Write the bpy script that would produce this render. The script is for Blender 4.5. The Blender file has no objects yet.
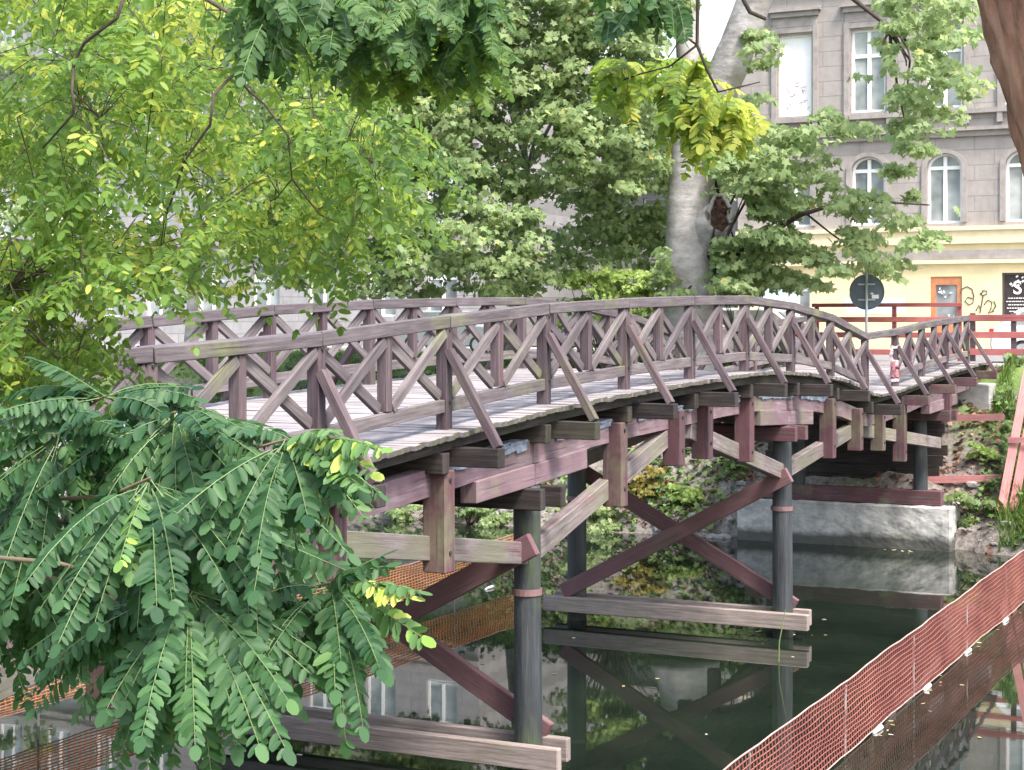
import bpy, math, random
import numpy as np
from mathutils import Vector, Matrix
random.seed(7); rng = np.random.default_rng(11)
sc = bpy.context.scene
col = sc.collection
# ---------------------------------------------------------------- camera frame
F = 1700.0; CX = 512.0; HY = 323.0; CAMZ = 5.05
TH = math.atan(838 / F); CT = math.cos(TH); ST = math.sin(TH)
def P(px, py, d):                      # point seen at a pixel, d metres in front of the camera
    X = (px - CX) * d / F
    return Vector((X * CT - d * ST, X * ST + d * CT, CAMZ + (HY - py) * d / F))
def ony(px, py, yw):
    k = (px - CX) / F
    return P(px, py, yw / (CT + k * ST))
def onx(px, py, xw):
    k = (px - CX) / F
    return P(px, py, xw / (k * CT - ST))
camd = bpy.data.cameras.new('camera'); cam = bpy.data.objects.new('camera', camd); col.objects.link(cam)
cam.location = (0, 0, CAMZ); cam.rotation_euler = (math.pi / 2, 0, TH)
camd.sensor_width = 36; camd.lens = F / 1024 * 36; camd.shift_y = -(385 - HY) / 1024
camd.clip_start = 0.05; camd.clip_end = 2000
sc.camera = cam

# ---------------------------------------------------------------- materials
def newmat(name):
    m = bpy.data.materials.new(name); m.use_nodes = True
    nt = m.node_tree; nt.nodes.clear()
    out = nt.nodes.new('ShaderNodeOutputMaterial'); b = nt.nodes.new('ShaderNodeBsdfPrincipled')
    nt.links.new(b.outputs[0], out.inputs[0])
    return m, nt, b, out
def N(nt, t, **kw):
    n = nt.nodes.new(t)
    for k, v in kw.items():
        if k in n.inputs: n.inputs[k].default_value = v
        else: setattr(n, k, v)
    return n
def ramp(nt, src, stops):
    r = nt.nodes.new('ShaderNodeValToRGB'); e = r.color_ramp.elements
    while len(e) < len(stops): e.new(0.5)
    for q, (p, c) in zip(e, stops): q.position = p; q.color = (c[0], c[1], c[2], 1)
    nt.links.new(src, r.inputs[0]); return r
def mix(nt, fac, a, b, mode='MIX'):
    m = nt.nodes.new('ShaderNodeMix'); m.data_type = 'RGBA'; m.blend_type = mode
    for s, i in ((fac, 0), (a, 6), (b, 7)):
        if isinstance(s, (int, float)): m.inputs[i].default_value = s
        elif isinstance(s, tuple): m.inputs[i].default_value = (*s, 1)
        else: nt.links.new(s, m.inputs[i])
    return m.outputs[2]
def bump(nt, b, src, s, d):
    n = nt.nodes.new('ShaderNodeBump'); n.inputs['Strength'].default_value = s; n.inputs['Distance'].default_value = d
    nt.links.new(src, n.inputs['Height']); nt.links.new(n.outputs[0], b.inputs['Normal'])
def coords(nt, kind, scale):
    tc = nt.nodes.new('ShaderNodeTexCoord'); mp = nt.nodes.new('ShaderNodeMapping')
    mp.inputs['Scale'].default_value = scale
    nt.links.new(tc.outputs[kind], mp.inputs[0]); return mp.outputs[0]
def noise(nt, vec, scale, detail=4, rough=0.6):
    n = N(nt, 'ShaderNodeTexNoise', Scale=scale, Detail=detail, Roughness=rough)
    nt.links.new(vec, n.inputs['Vector']); return n.outputs['Fac']

def wood(name, dark, mid, light, algae=0.0, alg_col=(0.10, 0.13, 0.045), paint=None, paint_amt=0.5, rough=0.8):
    m, nt, b, out = newmat(name)
    uv = coords(nt, 'UV', (0.7, 11, 1))
    g = noise(nt, uv, 2.2, 8, 0.68)
    c = ramp(nt, g, [(0.25, dark), (0.5, mid), (0.75, light)]).outputs[0]
    if paint:
        uv2 = coords(nt, 'UV', (0.5, 3.2, 1)); pn = noise(nt, uv2, 2.4, 6, 0.7)
        pm = ramp(nt, pn, [(max(0, 0.68 - paint_amt * 0.42), (0, 0, 0)), (0.80 - paint_amt * 0.38, (1, 1, 1))]).outputs[0]
        pc = mix(nt, g, tuple(x * 0.72 for x in paint), tuple(min(1, x * 1.35) for x in paint))
        c = mix(nt, pm, c, pc)
    ob = coords(nt, 'Object', (1, 1, 1))
    bl = noise(nt, ob, 1.6, 3)
    c = mix(nt, 0.55, c, ramp(nt, bl, [(0.3, (0.42, 0.42, 0.42)), (0.7, (0.78, 0.78, 0.78))]).outputs[0], 'OVERLAY')
    if algae:
        an = noise(nt, ob, 0.9, 6, 0.7)
        am = ramp(nt, an, [(0.62 - algae * 0.3, (0, 0, 0)), (0.80 - algae * 0.25, (0.8, 0.8, 0.8))]).outputs[0]
        c = mix(nt, am, c, alg_col)
    oi = nt.nodes.new('ShaderNodeObjectInfo')
    v = ramp(nt, oi.outputs['Random'], [(0, (0.37, 0.36, 0.38)), (1, (0.62, 0.62, 0.6))]).outputs[0]
    c = mix(nt, 0.8, c, v, 'OVERLAY')
    # long dark drying cracks
    uv3 = coords(nt, 'UV', (0.35, 22, 1)); cr = noise(nt, uv3, 1.8, 2, 0.5)
    cm = ramp(nt, cr, [(0.30, (0.25, 0.22, 0.22)), (0.37, (1, 1, 1))]).outputs[0]
    c = mix(nt, 0.75, c, cm, 'MULTIPLY')
    nt.links.new(c, b.inputs['Base Color']); b.inputs['Roughness'].default_value = rough
    b.inputs['Specular IOR Level'].default_value = 0.25
    bump(nt, b, g, 0.55, 0.012)
    return m
M = {}
M['rail'] = wood('weathered_rail_wood', (0.046, 0.038, 0.041), (0.098, 0.083, 0.090), (0.165, 0.146, 0.155), algae=0.26, alg_col=(0.17, 0.19, 0.085))
M['post'] = wood('weathered_post_wood', (0.036, 0.026, 0.030), (0.076, 0.056, 0.064), (0.130, 0.104, 0.116), algae=0.2, alg_col=(0.095, 0.105, 0.055), paint=(0.070, 0.034, 0.040), paint_amt=0.35)
M['deck'] = wood('bleached_deck_wood', (0.135, 0.12, 0.12), (0.255, 0.232, 0.232), (0.375, 0.35, 0.348), algae=0.08, alg_col=(0.28, 0.29, 0.22))
M['chord'] = wood('faded_pink_timber', (0.075, 0.055, 0.063), (0.160, 0.122, 0.138), (0.28, 0.235, 0.255), algae=0.38, alg_col=(0.15, 0.15, 0.095), paint=(0.128, 0.084, 0.102), paint_amt=0.75)
M['hanger'] = wood('red_stained_timber', (0.027, 0.017, 0.020), (0.062, 0.041, 0.047), (0.13, 0.100, 0.108), algae=0.38, alg_col=(0.13, 0.14, 0.085), paint=(0.078, 0.037, 0.045), paint_amt=0.7)
M['strut'] = wood('pale_stained_timber', (0.070, 0.054, 0.056), (0.145, 0.122, 0.124), (0.25, 0.226, 0.222), algae=0.55, alg_col=(0.15, 0.165, 0.095), paint=(0.135, 0.074, 0.084), paint_amt=0.35)
M['outr'] = wood('dark_timber', (0.012, 0.010, 0.010), (0.028, 0.023, 0.023), (0.062, 0.053, 0.050), algae=0.34, alg_col=(0.05, 0.053, 0.030))  # very dark timber for outriggers, joists and other parts below deck
M['brace'] = wood('dark_red_brace', (0.05, 0.031, 0.034), (0.115, 0.070, 0.076), (0.20, 0.145, 0.15), algae=0.2, alg_col=(0.10, 0.105, 0.065), paint=(0.112, 0.060, 0.067), paint_amt=0.8)
M['waler'] = wood('pale_grey_waler', (0.09, 0.072, 0.07), (0.20, 0.165, 0.155), (0.31, 0.265, 0.25), algae=0.25, alg_col=(0.18, 0.19, 0.10))
M['redfence'] = wood('red_fence_paint', (0.12, 0.05, 0.05), (0.24, 0.085, 0.085), (0.33, 0.13, 0.13), paint=(0.27, 0.085, 0.085), paint_amt=0.9)
M['plank'] = wood('pink_red_plank', (0.18, 0.09, 0.09), (0.34, 0.17, 0.17), (0.45, 0.27, 0.27), paint=(0.36, 0.15, 0.15), paint_amt=0.7)

def endgrain(m, dark):
    nt = m.node_tree; b = [n for n in nt.nodes if n.type == 'BSDF_PRINCIPLED'][0]
    src = b.inputs['Base Color'].links[0].from_socket
    tc = nt.nodes.new('ShaderNodeTexCoord'); sx = nt.nodes.new('ShaderNodeSeparateXYZ'); nt.links.new(tc.outputs['Normal'], sx.inputs[0])
    ab = N(nt, 'ShaderNodeMath', operation='ABSOLUTE'); nt.links.new(sx.outputs[0], ab.inputs[0])
    f = ramp(nt, ab.outputs[0], [(0.8, (0, 0, 0)), (0.95, (1, 1, 1))]).outputs[0]
    pn = noise(nt, coords(nt, 'Object', (1, 1, 1)), 14, 3)
    nt.links.new(mix(nt, f, src, mix(nt, pn, tuple(x * .5 for x in dark), tuple(x * 1.7 for x in dark))), b.inputs['Base Color'])
endgrain(M['deck'], (0.075, 0.072, 0.058))
def pile_mat():
    m, nt, b, out = newmat('wet_dark_pile')
    ob = coords(nt, 'Object', (6, 6, 0.5)); g = noise(nt, ob, 2.0, 7, 0.7)
    c = ramp(nt, g, [(0.3, (0.012, 0.014, 0.017)), (0.55, (0.034, 0.039, 0.046)), (0.8, (0.09, 0.097, 0.105))]).outputs[0]
    ob2 = coords(nt, 'Object', (1.3, 1.3, 0.4)); a = noise(nt, ob2, 1.5, 5, 0.65)
    am = ramp(nt, a, [(0.52, (0, 0, 0)), (0.70, (0.7, 0.7, 0.7))]).outputs[0]
    c = mix(nt, am, c, (0.07, 0.095, 0.045))
    nt.links.new(c, b.inputs['Base Color']); b.inputs['Roughness'].default_value = 0.62
    gm = nt.nodes.new('ShaderNodeNewGeometry'); sx = nt.nodes.new('ShaderNodeSeparateXYZ'); nt.links.new(gm.outputs['Position'], sx.inputs[0])
    ad = N(nt, 'ShaderNodeMath', operation='MULTIPLY_ADD'); nt.links.new(a, ad.inputs[0]); ad.inputs[1].default_value = -0.5; nt.links.new(sx.outputs[2], ad.inputs[2])
    c = mix(nt, ramp(nt, ad.outputs[0], [(0.02, (0.85, 0.85, 0.85)), (0.28, (0, 0, 0))]).outputs[0], c, (0.05, 0.062, 0.028))
    c = mix(nt, ramp(nt, ad.outputs[0], [(-0.0, (0.9, 0.9, 0.9)), (0.06, (0, 0, 0))]).outputs[0], c, (0.012, 0.012, 0.009))
    nt.links.new(c, b.inputs['Base Color'])
    bump(nt, b, g, 0.9, 0.03); return m
M['pile'] = pile_mat()

def simple(name, c, rough=0.6, metal=0.0, var=0.25, scale=6.0, bmp=0.1, c2=None):
    m, nt, b, out = newmat(name)
    ob = coords(nt, 'Object', (1, 1, 1)); g = noise(nt, ob, scale, 6, 0.65)
    hi = c2 or tuple(min(1, x * (1 + var)) for x in c)
    cc = ramp(nt, g, [(0.3, tuple(x * (1 - var) for x in c)), (0.7, hi)]).outputs[0]
    nt.links.new(cc, b.inputs['Base Color']); b.inputs['Roughness'].default_value = rough; b.inputs['Metallic'].default_value = metal
    if bmp: bump(nt, b, g, bmp, 0.02)
    return m
M['collar'] = simple('rusty_pink_band', (0.15, 0.085, 0.088), 0.6)
M['felt'] = simple('blue_grey_felt', (0.17, 0.20, 0.26), 0.55, var=0.5, scale=9, bmp=0.6)
M['rope'] = simple('pale_rope', (0.38, 0.25, 0.23), 0.8)
M['float'] = simple('white_float', (0.72, 0.70, 0.68), 0.5)
M['stake'] = simple('grey_stake', (0.20, 0.19, 0.18), 0.7)
M['dark'] = simple('dark_rubber', (0.02, 0.02, 0.02), 0.7)
M['white_paint'] = simple('white_paint', (0.72, 0.73, 0.74), 0.35, var=0.06, bmp=0)
M['silver_paint'] = simple('silver_paint', (0.36, 0.37, 0.39), 0.3, metal=0.3, var=0.06, bmp=0)
M['grey_paint'] = simple('pale_grey_car_paint', (0.55, 0.53, 0.54), 0.35, var=0.06, bmp=0)
M['red_lens'] = simple('red_lens', (0.55, 0.02, 0.03), 0.25, var=0.1, bmp=0)
M['clear_lens'] = simple('clear_lens', (0.7, 0.7, 0.68), 0.2, var=0.1, bmp=0)
M['sign_back'] = simple('blue_grey_sign_back', (0.10, 0.125, 0.16), 0.5, var=0.12, bmp=0.05)
M['galv'] = simple('galvanised_steel', (0.42, 0.44, 0.47), 0.45, metal=0.5, var=0.12)
M['cone'] = simple('faded_pink_red_plastic', (0.36, 0.15, 0.17), 0.5, var=0.15)
M['cone_white'] = simple('reflective_white', (0.55, 0.46, 0.48), 0.5, var=0.08)

def net_mat():
    m, nt, b, out = newmat('faded_orange_net')
    ob = coords(nt, 'Object', (1, 1, 1)); g = noise(nt, ob, 0.8, 4)
    c = ramp(nt, g, [(0.35, (0.225, 0.072, 0.066)), (0.7, (0.34, 0.13, 0.105))]).outputs[0]
    nt.links.new(c, b.inputs['Base Color']); b.inputs['Roughness'].default_value = 0.6; return m
M['net'] = net_mat()
M['net2'] = simple('ochre_orange_net', (0.62, 0.27, 0.12), 0.6, var=0.2, scale=1)

def concrete():
    m, nt, b, out = newmat('stained_concrete')
    ob = coords(nt, 'Object', (1, 1, 1)); g = noise(nt, ob, 7, 8, 0.65)
    c = ramp(nt, g, [(0.3, (0.30, 0.29, 0.285)), (0.7, (0.47, 0.46, 0.45))]).outputs[0]
    st = noise(nt, coords(nt, 'Object', (1.1, 1, 1.6)), 1.3, 6, 0.7)
    c = mix(nt, ramp(nt, st, [(0.44, (0, 0, 0)), (0.66, (0.85, 0.85, 0.85))]).outputs[0], c, (0.17, 0.165, 0.17))
    mo = noise(nt, ob, 1.1, 5); c = mix(nt, ramp(nt, mo, [(0.58, (0, 0, 0)), (0.72, (0.6, 0.6, 0.6))]).outputs[0], c, (0.16, 0.19, 0.10))
    # dark tide line near the water
    gm = nt.nodes.new('ShaderNodeNewGeometry'); sx = nt.nodes.new('ShaderNodeSeparateXYZ'); nt.links.new(gm.outputs['Position'], sx.inputs[0])
    ad = N(nt, 'ShaderNodeMath', operation='MULTIPLY_ADD'); nt.links.new(st, ad.inputs[0]); ad.inputs[1].default_value = -0.25; nt.links.new(sx.outputs[2], ad.inputs[2])
    tl = ramp(nt, ad.outputs[0], [(0.06, (0.92, 0.92, 0.92)), (0.22, (0, 0, 0))]).outputs[0]
    c = mix(nt, tl, c, (0.045, 0.045, 0.04))
    nt.links.new(c, b.inputs['Base Color']); b.inputs['Roughness'].default_value = 0.9; bump(nt, b, g, 0.4, 0.02); return m
M['concrete'] = concrete()

def stone_wall(name, a, bb, mortar, bw, bh, off=0.5, msize=0.02):
    m, nt, b, out = newmat(name)
    tc = nt.nodes.new('ShaderNodeTexCoord'); sx = nt.nodes.new('ShaderNodeSeparateXYZ'); cb = nt.nodes.new('ShaderNodeCombineXYZ')
    nt.links.new(tc.outputs['Object'], sx.inputs[0]); nt.links.new(sx.outputs[0], cb.inputs[0]); nt.links.new(sx.outputs[2], cb.inputs[1])
    br = N(nt, 'ShaderNodeTexBrick', Scale=1.0); br.offset = off
    br.inputs['Color1'].default_value = (*a, 1); br.inputs['Color2'].default_value = (*bb, 1); br.inputs['Mortar'].default_value = (*mortar, 1)
    br.inputs['Brick Width'].default_value = bw; br.inputs['Row Height'].default_value = bh; br.inputs['Mortar Size'].default_value = msize
    nt.links.new(cb.outputs[0], br.inputs['Vector'])
    ob = coords(nt, 'Object', (1, 1, 1)); g = noise(nt, ob, 2.0, 7, 0.7)
    c = mix(nt, 0.6, br.outputs['Color'], ramp(nt, g, [(0.3, (0.36, 0.36, 0.36)), (0.72, (0.64, 0.64, 0.64))]).outputs[0], 'OVERLAY')
    st = noise(nt, coords(nt, 'Object', (1.6, 1, 0.25)), 1.4, 6, 0.7)
    c = mix(nt, ramp(nt, st, [(0.5, (0, 0, 0)), (0.8, (0.45, 0.45, 0.45))]).outputs[0], c, tuple(x * 0.5 for x in a))
    nt.links.new(c, b.inputs['Base Color']); b.inputs['Roughness'].default_value = 0.9
    n = nt.nodes.new('ShaderNodeBump'); n.inputs['Strength'].default_value = 0.6; n.inputs['Distance'].default_value = 0.04; n.invert = True
    nt.links.new(br.outputs['Fac'], n.inputs['Height']); nt.links.new(n.outputs[0], b.inputs['Normal']); return m
M['grey_stone'] = stone_wall('sooty_grey_render', (0.305, 0.272, 0.262), (0.292, 0.262, 0.252), (0.24, 0.215, 0.207), 1.3, 0.52)
M['pale_stone'] = stone_wall('pale_grey_render', (0.30, 0.285, 0.292), (0.28, 0.268, 0.275), (0.22, 0.21, 0.215), 1.5, 0.5)
M['yellow'] = simple('yellow_render', (0.66, 0.55, 0.33), 0.9, var=0.1, scale=1.2, bmp=0.15)
M['yellow_trim'] = simple('pale_yellow_trim', (0.66, 0.57, 0.38), 0.9, var=0.08, scale=3, bmp=0.1)
M['trim'] = simple('grey_cornice_stone', (0.27, 0.243, 0.234), 0.9, var=0.22, scale=3, bmp=0.2)
M['frame'] = simple('white_window_paint', (0.80, 0.80, 0.80), 0.5, var=0.05, bmp=0)
M['board'] = simple('white_boarding', (0.82, 0.81, 0.82), 0.7, var=0.06, scale=2, bmp=0)
M['orange_frame'] = simple('orange_brown_door_paint', (0.42, 0.17, 0.08), 0.6, var=0.2)
M['graf'] = simple('grey_spray_paint', (0.06, 0.065, 0.065), 0.8, var=0.2)
M['white_text'] = simple('white_lettering', (0.75, 0.75, 0.76), 0.6, var=0.05, bmp=0)
M['lightblue'] = simple('light_blue_paint', (0.50, 0.66, 0.74), 0.8, var=0.12)
M['roof_tile'] = simple('dark_roof_slate', (0.10, 0.085, 0.085), 0.8)
def glass():
    m, nt, b, out = newmat('window_glass'); ob = coords(nt, 'Object', (1, 1, 1)); g = noise(nt, ob, 0.7, 3)
    c = ramp(nt, g, [(0.35, (0.14, 0.16, 0.17)), (0.7, (0.46, 0.49, 0.50))]).outputs[0]  # pane colour lifted to stand in for reflected sky
    nt.links.new(c, b.inputs['Base Color']); b.inputs['Roughness'].default_value = 0.06; b.inputs['IOR'].default_value = 1.7
    bump(nt, b, g, 0.03, 0.05); return m
M['glass'] = glass()
M['curtain'] = simple('net_curtain_behind_glass', (0.50, 0.52, 0.55), 0.3, var=0.25, scale=1.5, bmp=0)

def leafmat(name, stops, trans, tamt=0.4, rough=0.5, spec=0.3):
    m, nt, b, out = newmat(name)
    at = nt.nodes.new('ShaderNodeAttribute'); at.attribute_name = 'tint'
    c = ramp(nt, at.outputs['Fac'], stops).outputs[0]
    nt.links.new(c, b.inputs['Base Color']); b.inputs['Roughness'].default_value = rough; b.inputs['Specular IOR Level'].default_value = spec
    t = nt.nodes.new('ShaderNodeBsdfTranslucent'); tcol = mix(nt, 0.5, c, trans)
    nt.links.new(tcol, t.inputs[0])
    mx = nt.nodes.new('ShaderNodeMixShader'); mx.inputs[0].default_value = tamt
    nt.links.new(b.outputs[0], mx.inputs[1]); nt.links.new(t.outputs[0], mx.inputs[2]); nt.links.new(mx.outputs[0], out.inputs[0])
    return m
M['locust'] = leafmat('bright_locust_leaf', [(0, (0.03, 0.075, 0.02)), (0.45, (0.085, 0.175, 0.032)), (0.8, (0.165, 0.265, 0.042)), (1, (0.46, 0.48, 0.09))], (0.46, 0.58, 0.09), 0.52)  # top stop lifted so sunlit sprays look luminous
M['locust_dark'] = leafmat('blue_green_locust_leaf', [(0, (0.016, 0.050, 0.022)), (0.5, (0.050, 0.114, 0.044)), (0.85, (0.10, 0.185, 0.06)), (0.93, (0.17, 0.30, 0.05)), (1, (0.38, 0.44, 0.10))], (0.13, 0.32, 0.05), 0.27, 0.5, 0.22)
M['locust_shade'] = leafmat('shaded_locust_leaf', [(0, (0.018, 0.048, 0.016)), (0.5, (0.042, 0.095, 0.030)), (1, (0.11, 0.19, 0.05))], (0.16, 0.30, 0.06), 0.35, 0.5, 0.25)  # shaded copy of the locust leaf, shade put into its colour
M['maple'] = leafmat('maple_leaf', [(0, (0.085, 0.135, 0.06)), (0.5, (0.20, 0.275, 0.115)), (0.85, (0.30, 0.36, 0.16)), (1, (0.36, 0.33, 0.08))], (0.36, 0.46, 0.16), 0.52, 0.5)
M['maple_pale'] = leafmat('pale_maple_leaf', [(0, (0.12, 0.19, 0.085)), (0.5, (0.26, 0.355, 0.165)), (0.85, (0.36, 0.44, 0.225)), (1, (0.46, 0.40, 0.14))], (0.50, 0.60, 0.27), 0.6, 0.5)
M['hedge'] = leafmat('lime_green_leaf', [(0, (0.16, 0.25, 0.06)), (0.5, (0.31, 0.43, 0.12)), (1, (0.42, 0.50, 0.18))], (0.5, 0.62, 0.2), 0.5)
M['yellow_leaf'] = leafmat('yellowing_leaf', [(0, (0.10, 0.12, 0.03)), (0.5, (0.24, 0.20, 0.05)), (1, (0.36, 0.30, 0.09))], (0.4, 0.36, 0.1), 0.4)
M['cover'] = leafmat('bank_leaf', [(0, (0.03, 0.07, 0.02)), (0.5, (0.08, 0.14, 0.04)), (1, (0.18, 0.26, 0.08))], (0.2, 0.3, 0.06), 0.3)
M['litter'] = leafmat('dead_leaf', [(0, (0.07, 0.035, 0.025)), (0.5, (0.17, 0.085, 0.06)), (1, (0.32, 0.20, 0.14))], (0.2, 0.1, 0.05), 0.15)
M['fleaf'] = leafmat('floating_leaf', [(0, (0.30, 0.22, 0.10)), (0.5, (0.45, 0.38, 0.20)), (1, (0.62, 0.60, 0.52))], (0.4, 0.35, 0.2), 0.1)
M['grass'] = leafmat('grass_blade', [(0, (0.05, 0.11, 0.02)), (0.6, (0.12, 0.22, 0.04)), (1, (0.28, 0.32, 0.12))], (0.25, 0.38, 0.06), 0.35)

def bark(name, a, b_, c_, scale, vs, bd, algae=None):
    m, nt, b, out = newmat(name)
    ob = coords(nt, 'Object', vs); g = noise(nt, ob, scale, 8, 0.7)
    c = ramp(nt, g, [(0.3, a), (0.5, b_), (0.72, c_)]).outputs[0]
    pt_ = noise(nt, coords(nt, 'Object', (vs[0], vs[1], vs[2] * .6)), scale * 0.42, 4, 0.55)
    c = mix(nt, 0.6, c, ramp(nt, pt_, [(0.38, (0.30, 0.29, 0.28)), (0.52, (0.55, 0.55, 0.55)), (0.62, (0.72, 0.71, 0.70))]).outputs[0], 'OVERLAY')
    if algae:
        al = noise(nt, coords(nt, 'Object', (1, 1, 0.5)), 1.0, 5); c = mix(nt, ramp(nt, al, [(0.45, (0, 0, 0)), (0.7, (0.6, 0.6, 0.6))]).outputs[0], c, algae)
    nt.links.new(c, b.inputs['Base Color']); b.inputs['Roughness'].default_value = 0.9; bump(nt, b, g, 0.7, bd); return m
M['grey_bark'] = bark('smooth_grey_bark', (0.19, 0.175, 0.175), (0.285, 0.27, 0.275), (0.37, 0.355, 0.362), 3.2, (0.8, 0.8, 1.6), 0.05, (0.20, 0.19, 0.12))
M['brown_bark'] = bark('furrowed_brown_bark', (0.075, 0.032, 0.024), (0.25, 0.118, 0.085), (0.38, 0.21, 0.165), 7, (2.2, 2.2, 0.5), 0.03)
M['twig'] = bark('dark_twig_bark', (0.02, 0.013, 0.011), (0.045, 0.03, 0.025), (0.08, 0.055, 0.045), 8, (1, 1, 0.4), 0.01)
M['petiole'] = simple('yellow_green_stalk', (0.11, 0.16, 0.06), 0.6)
M['branch_brown'] = simple('light_brown_branch', (0.12, 0.085, 0.055), 0.8)
M['wound'] = bark('rotten_wood', (0.012, 0.006, 0.005), (0.06, 0.025, 0.02), (0.16, 0.085, 0.07), 6, (1, 1, 1), 0.05)

# ---------------------------------------------------------------- mesh helpers
def link(o, parent=None):
    col.objects.link(o)
    if parent is not None: o.parent = parent
    return o
def tag(o, label=None, cat=None, group=None, kind=None):
    if label: o['label'] = label
    if cat: o['category'] = cat
    if group: o['group'] = group
    if kind: o['kind'] = kind
    return o
def root(name, loc, label, cat, group=None):
    o = bpy.data.objects.new(name, None); o.location = loc; o.empty_display_size = 0.3; col.objects.link(o)
    return tag(o, label, cat, group)
def origin_of(parent):
    v = Vector((0, 0, 0))
    while parent is not None: v += parent.location; parent = parent.parent
    return v
class MB:
    """collects boxes, beams and tubes (with uv running along the grain) for one mesh"""
    def __init__(s): s.v = []; s.f = []; s.uv = []
    def quadbox(s, c8, L, w, h):
        b = len(s.v); s.v += [tuple(p) for p in c8]; u0 = random.uniform(0, 60); v0 = random.uniform(0, 60)
        # c8: 0-3 start ring, 4-7 end ring
        sides = [(0, 1, 5, 4, w), (1, 2, 6, 5, h), (2, 3, 7, 6, w), (3, 0, 4, 7, h)]; off = 0
        for a, q, c, d, ww in sides:
            s.f.append((b + a, b + d, b + c, b + q)); s.uv.append([(u0, v0 + off), (u0 + L, v0 + off), (u0 + L, v0 + off + ww), (u0, v0 + off + ww)]); off += ww
        s.f.append((b, b + 1, b + 2, b + 3)); s.uv.append([(u0, v0), (u0, v0 + w), (u0 + 0.05, v0 + w), (u0 + 0.05, v0)])
        s.f.append((b + 7, b + 6, b + 5, b + 4)); s.uv.append([(u0, v0), (u0, v0 + w), (u0 + 0.05, v0 + w), (u0 + 0.05, v0)])
    def beam(s, p0, p1, w, h, up=(0, 0, 1), jit=0.003):
        """w across, h along 'up'"""
        p0 = Vector(p0); p1 = Vector(p1); d = (p1 - p0); L = d.length; d.normalize()
        up = Vector(up); side = d.cross(up)
        if side.length < 1e-4: side = d.cross(Vector((0, 1, 0)))
        side.normalize(); u = side.cross(d).normalized()
        c8 = []
        for p in (p0, p1):
            for a, q in ((-1, -1), (1, -1), (1, 1), (-1, 1)):
                j = Vector((random.uniform(-jit, jit), random.uniform(-jit, jit), random.uniform(-jit, jit)))
                c8.append(p + side * (a * w / 2) + u * (q * h / 2) + j)
        s.quadbox(c8, L, w, h); return s
    def box(s, x0, x1, y0, y1, z0, z1):
        c8 = [(x0, y0, z0), (x0, y1, z0), (x0, y1, z1), (x0, y0, z1), (x1, y0, z0), (x1, y1, z0), (x1, y1, z1), (x1, y0, z1)]
        s.quadbox([c8[0], c8[1], c8[2], c8[3], c8[4], c8[5], c8[6], c8[7]], x1 - x0, y1 - y0, z1 - z0); return s
    def tube(s, pts, rad, n=8, caps=True):
        pts = [Vector(p) for p in pts]; b = len(s.v); k = len(pts)
        if isinstance(rad, (int, float)): rad = [rad] * k
        ref = Vector((0, 0, 1)) if abs((pts[-1] - pts[0]).normalized().z) < 0.9 else Vector((1, 0, 0)); u0 = random.uniform(0, 50); L = 0
        for i, p in enumerate(pts):
            t = (pts[min(i + 1, k - 1)] - pts[max(i - 1, 0)]).normalized()
            a = t.cross(ref).normalized(); q = a.cross(t).normalized()
            for j in range(n):
                an = 2 * math.pi * j / n
                s.v.append(tuple(p + (a * math.cos(an) + q * math.sin(an)) * rad[i]))
        for i in range(k - 1):
            for j in range(n):
                j2 = (j + 1) % n
                s.f.append((b + i * n + j, b + i * n + j2, b + (i + 1) * n + j2, b + (i + 1) * n + j)); s.uv.append([(u0 + i * .3, j / n), (u0 + i * .3, (j + 1) / n), (u0 + i * .3 + .3, (j + 1) / n), (u0 + i * .3 + .3, j / n)])
        if caps:
            s.f.append(tuple(b + j for j in reversed(range(n)))); s.uv.append([(0, 0)] * n)
            s.f.append(tuple(b + (k - 1) * n + j for j in range(n))); s.uv.append([(0, 0)] * n)
        return s
    def poly(s, pts):
        b = len(s.v); s.v += [tuple(p) for p in pts]; s.f.append(tuple(range(b, b + len(pts)))); s.uv.append([(p[0], p[2]) for p in pts]); return s
    def prism(s, outline, ext):
        """closed outline (list of 3d points) pushed along ext"""
        e = Vector(ext); a = [Vector(p) for p in outline]; n = len(a); b = len(s.v)
        s.v += [tuple(p) for p in a] + [tuple(p + e) for p in a]
        s.f.append(tuple(b + i for i in range(n))); s.uv.append([(p.x, p.z) for p in a])
        s.f.append(tuple(b + n + i for i in reversed(range(n)))); s.uv.append([(a[i].x, a[i].z) for i in reversed(range(n))])
        for i in range(n):
            j = (i + 1) % n
            s.f.append((b + i, b + n + i, b + n + j, b + j)); s.uv.append([(0, 0), (0.3, 0), (0.3, 0.3), (0, 0.3)])
        return s
    def build(s, name, m, parent=None, bev=0.0, smooth=False):
        o0 = origin_of(parent); me = bpy.data.meshes.new(name)
        me.from_pydata([(x - o0.x, y - o0.y, z - o0.z) for x, y, z in s.v], [], s.f)
        uvl = me.uv_layers.new(name='UVMap'); flat = [c for f in s.uv for c in f]
        uvl.data.foreach_set('uv', [x for c in flat for x in c])
        me.materials.append(m); o = bpy.data.objects.new(name, me); link(o, parent)
        import bmesh as _b
        bm = _b.new(); bm.from_mesh(me); _b.ops.recalc_face_normals(bm, faces=bm.faces); bm.to_mesh(me); bm.free()
        if smooth: me.polygons.foreach_set('use_smooth', [True] * len(me.polygons))
        if bev:
            md = o.modifiers.new('bevel', 'BEVEL'); md.width = bev; md.segments = 1; md.limit_method = 'ANGLE'
        return o
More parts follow.
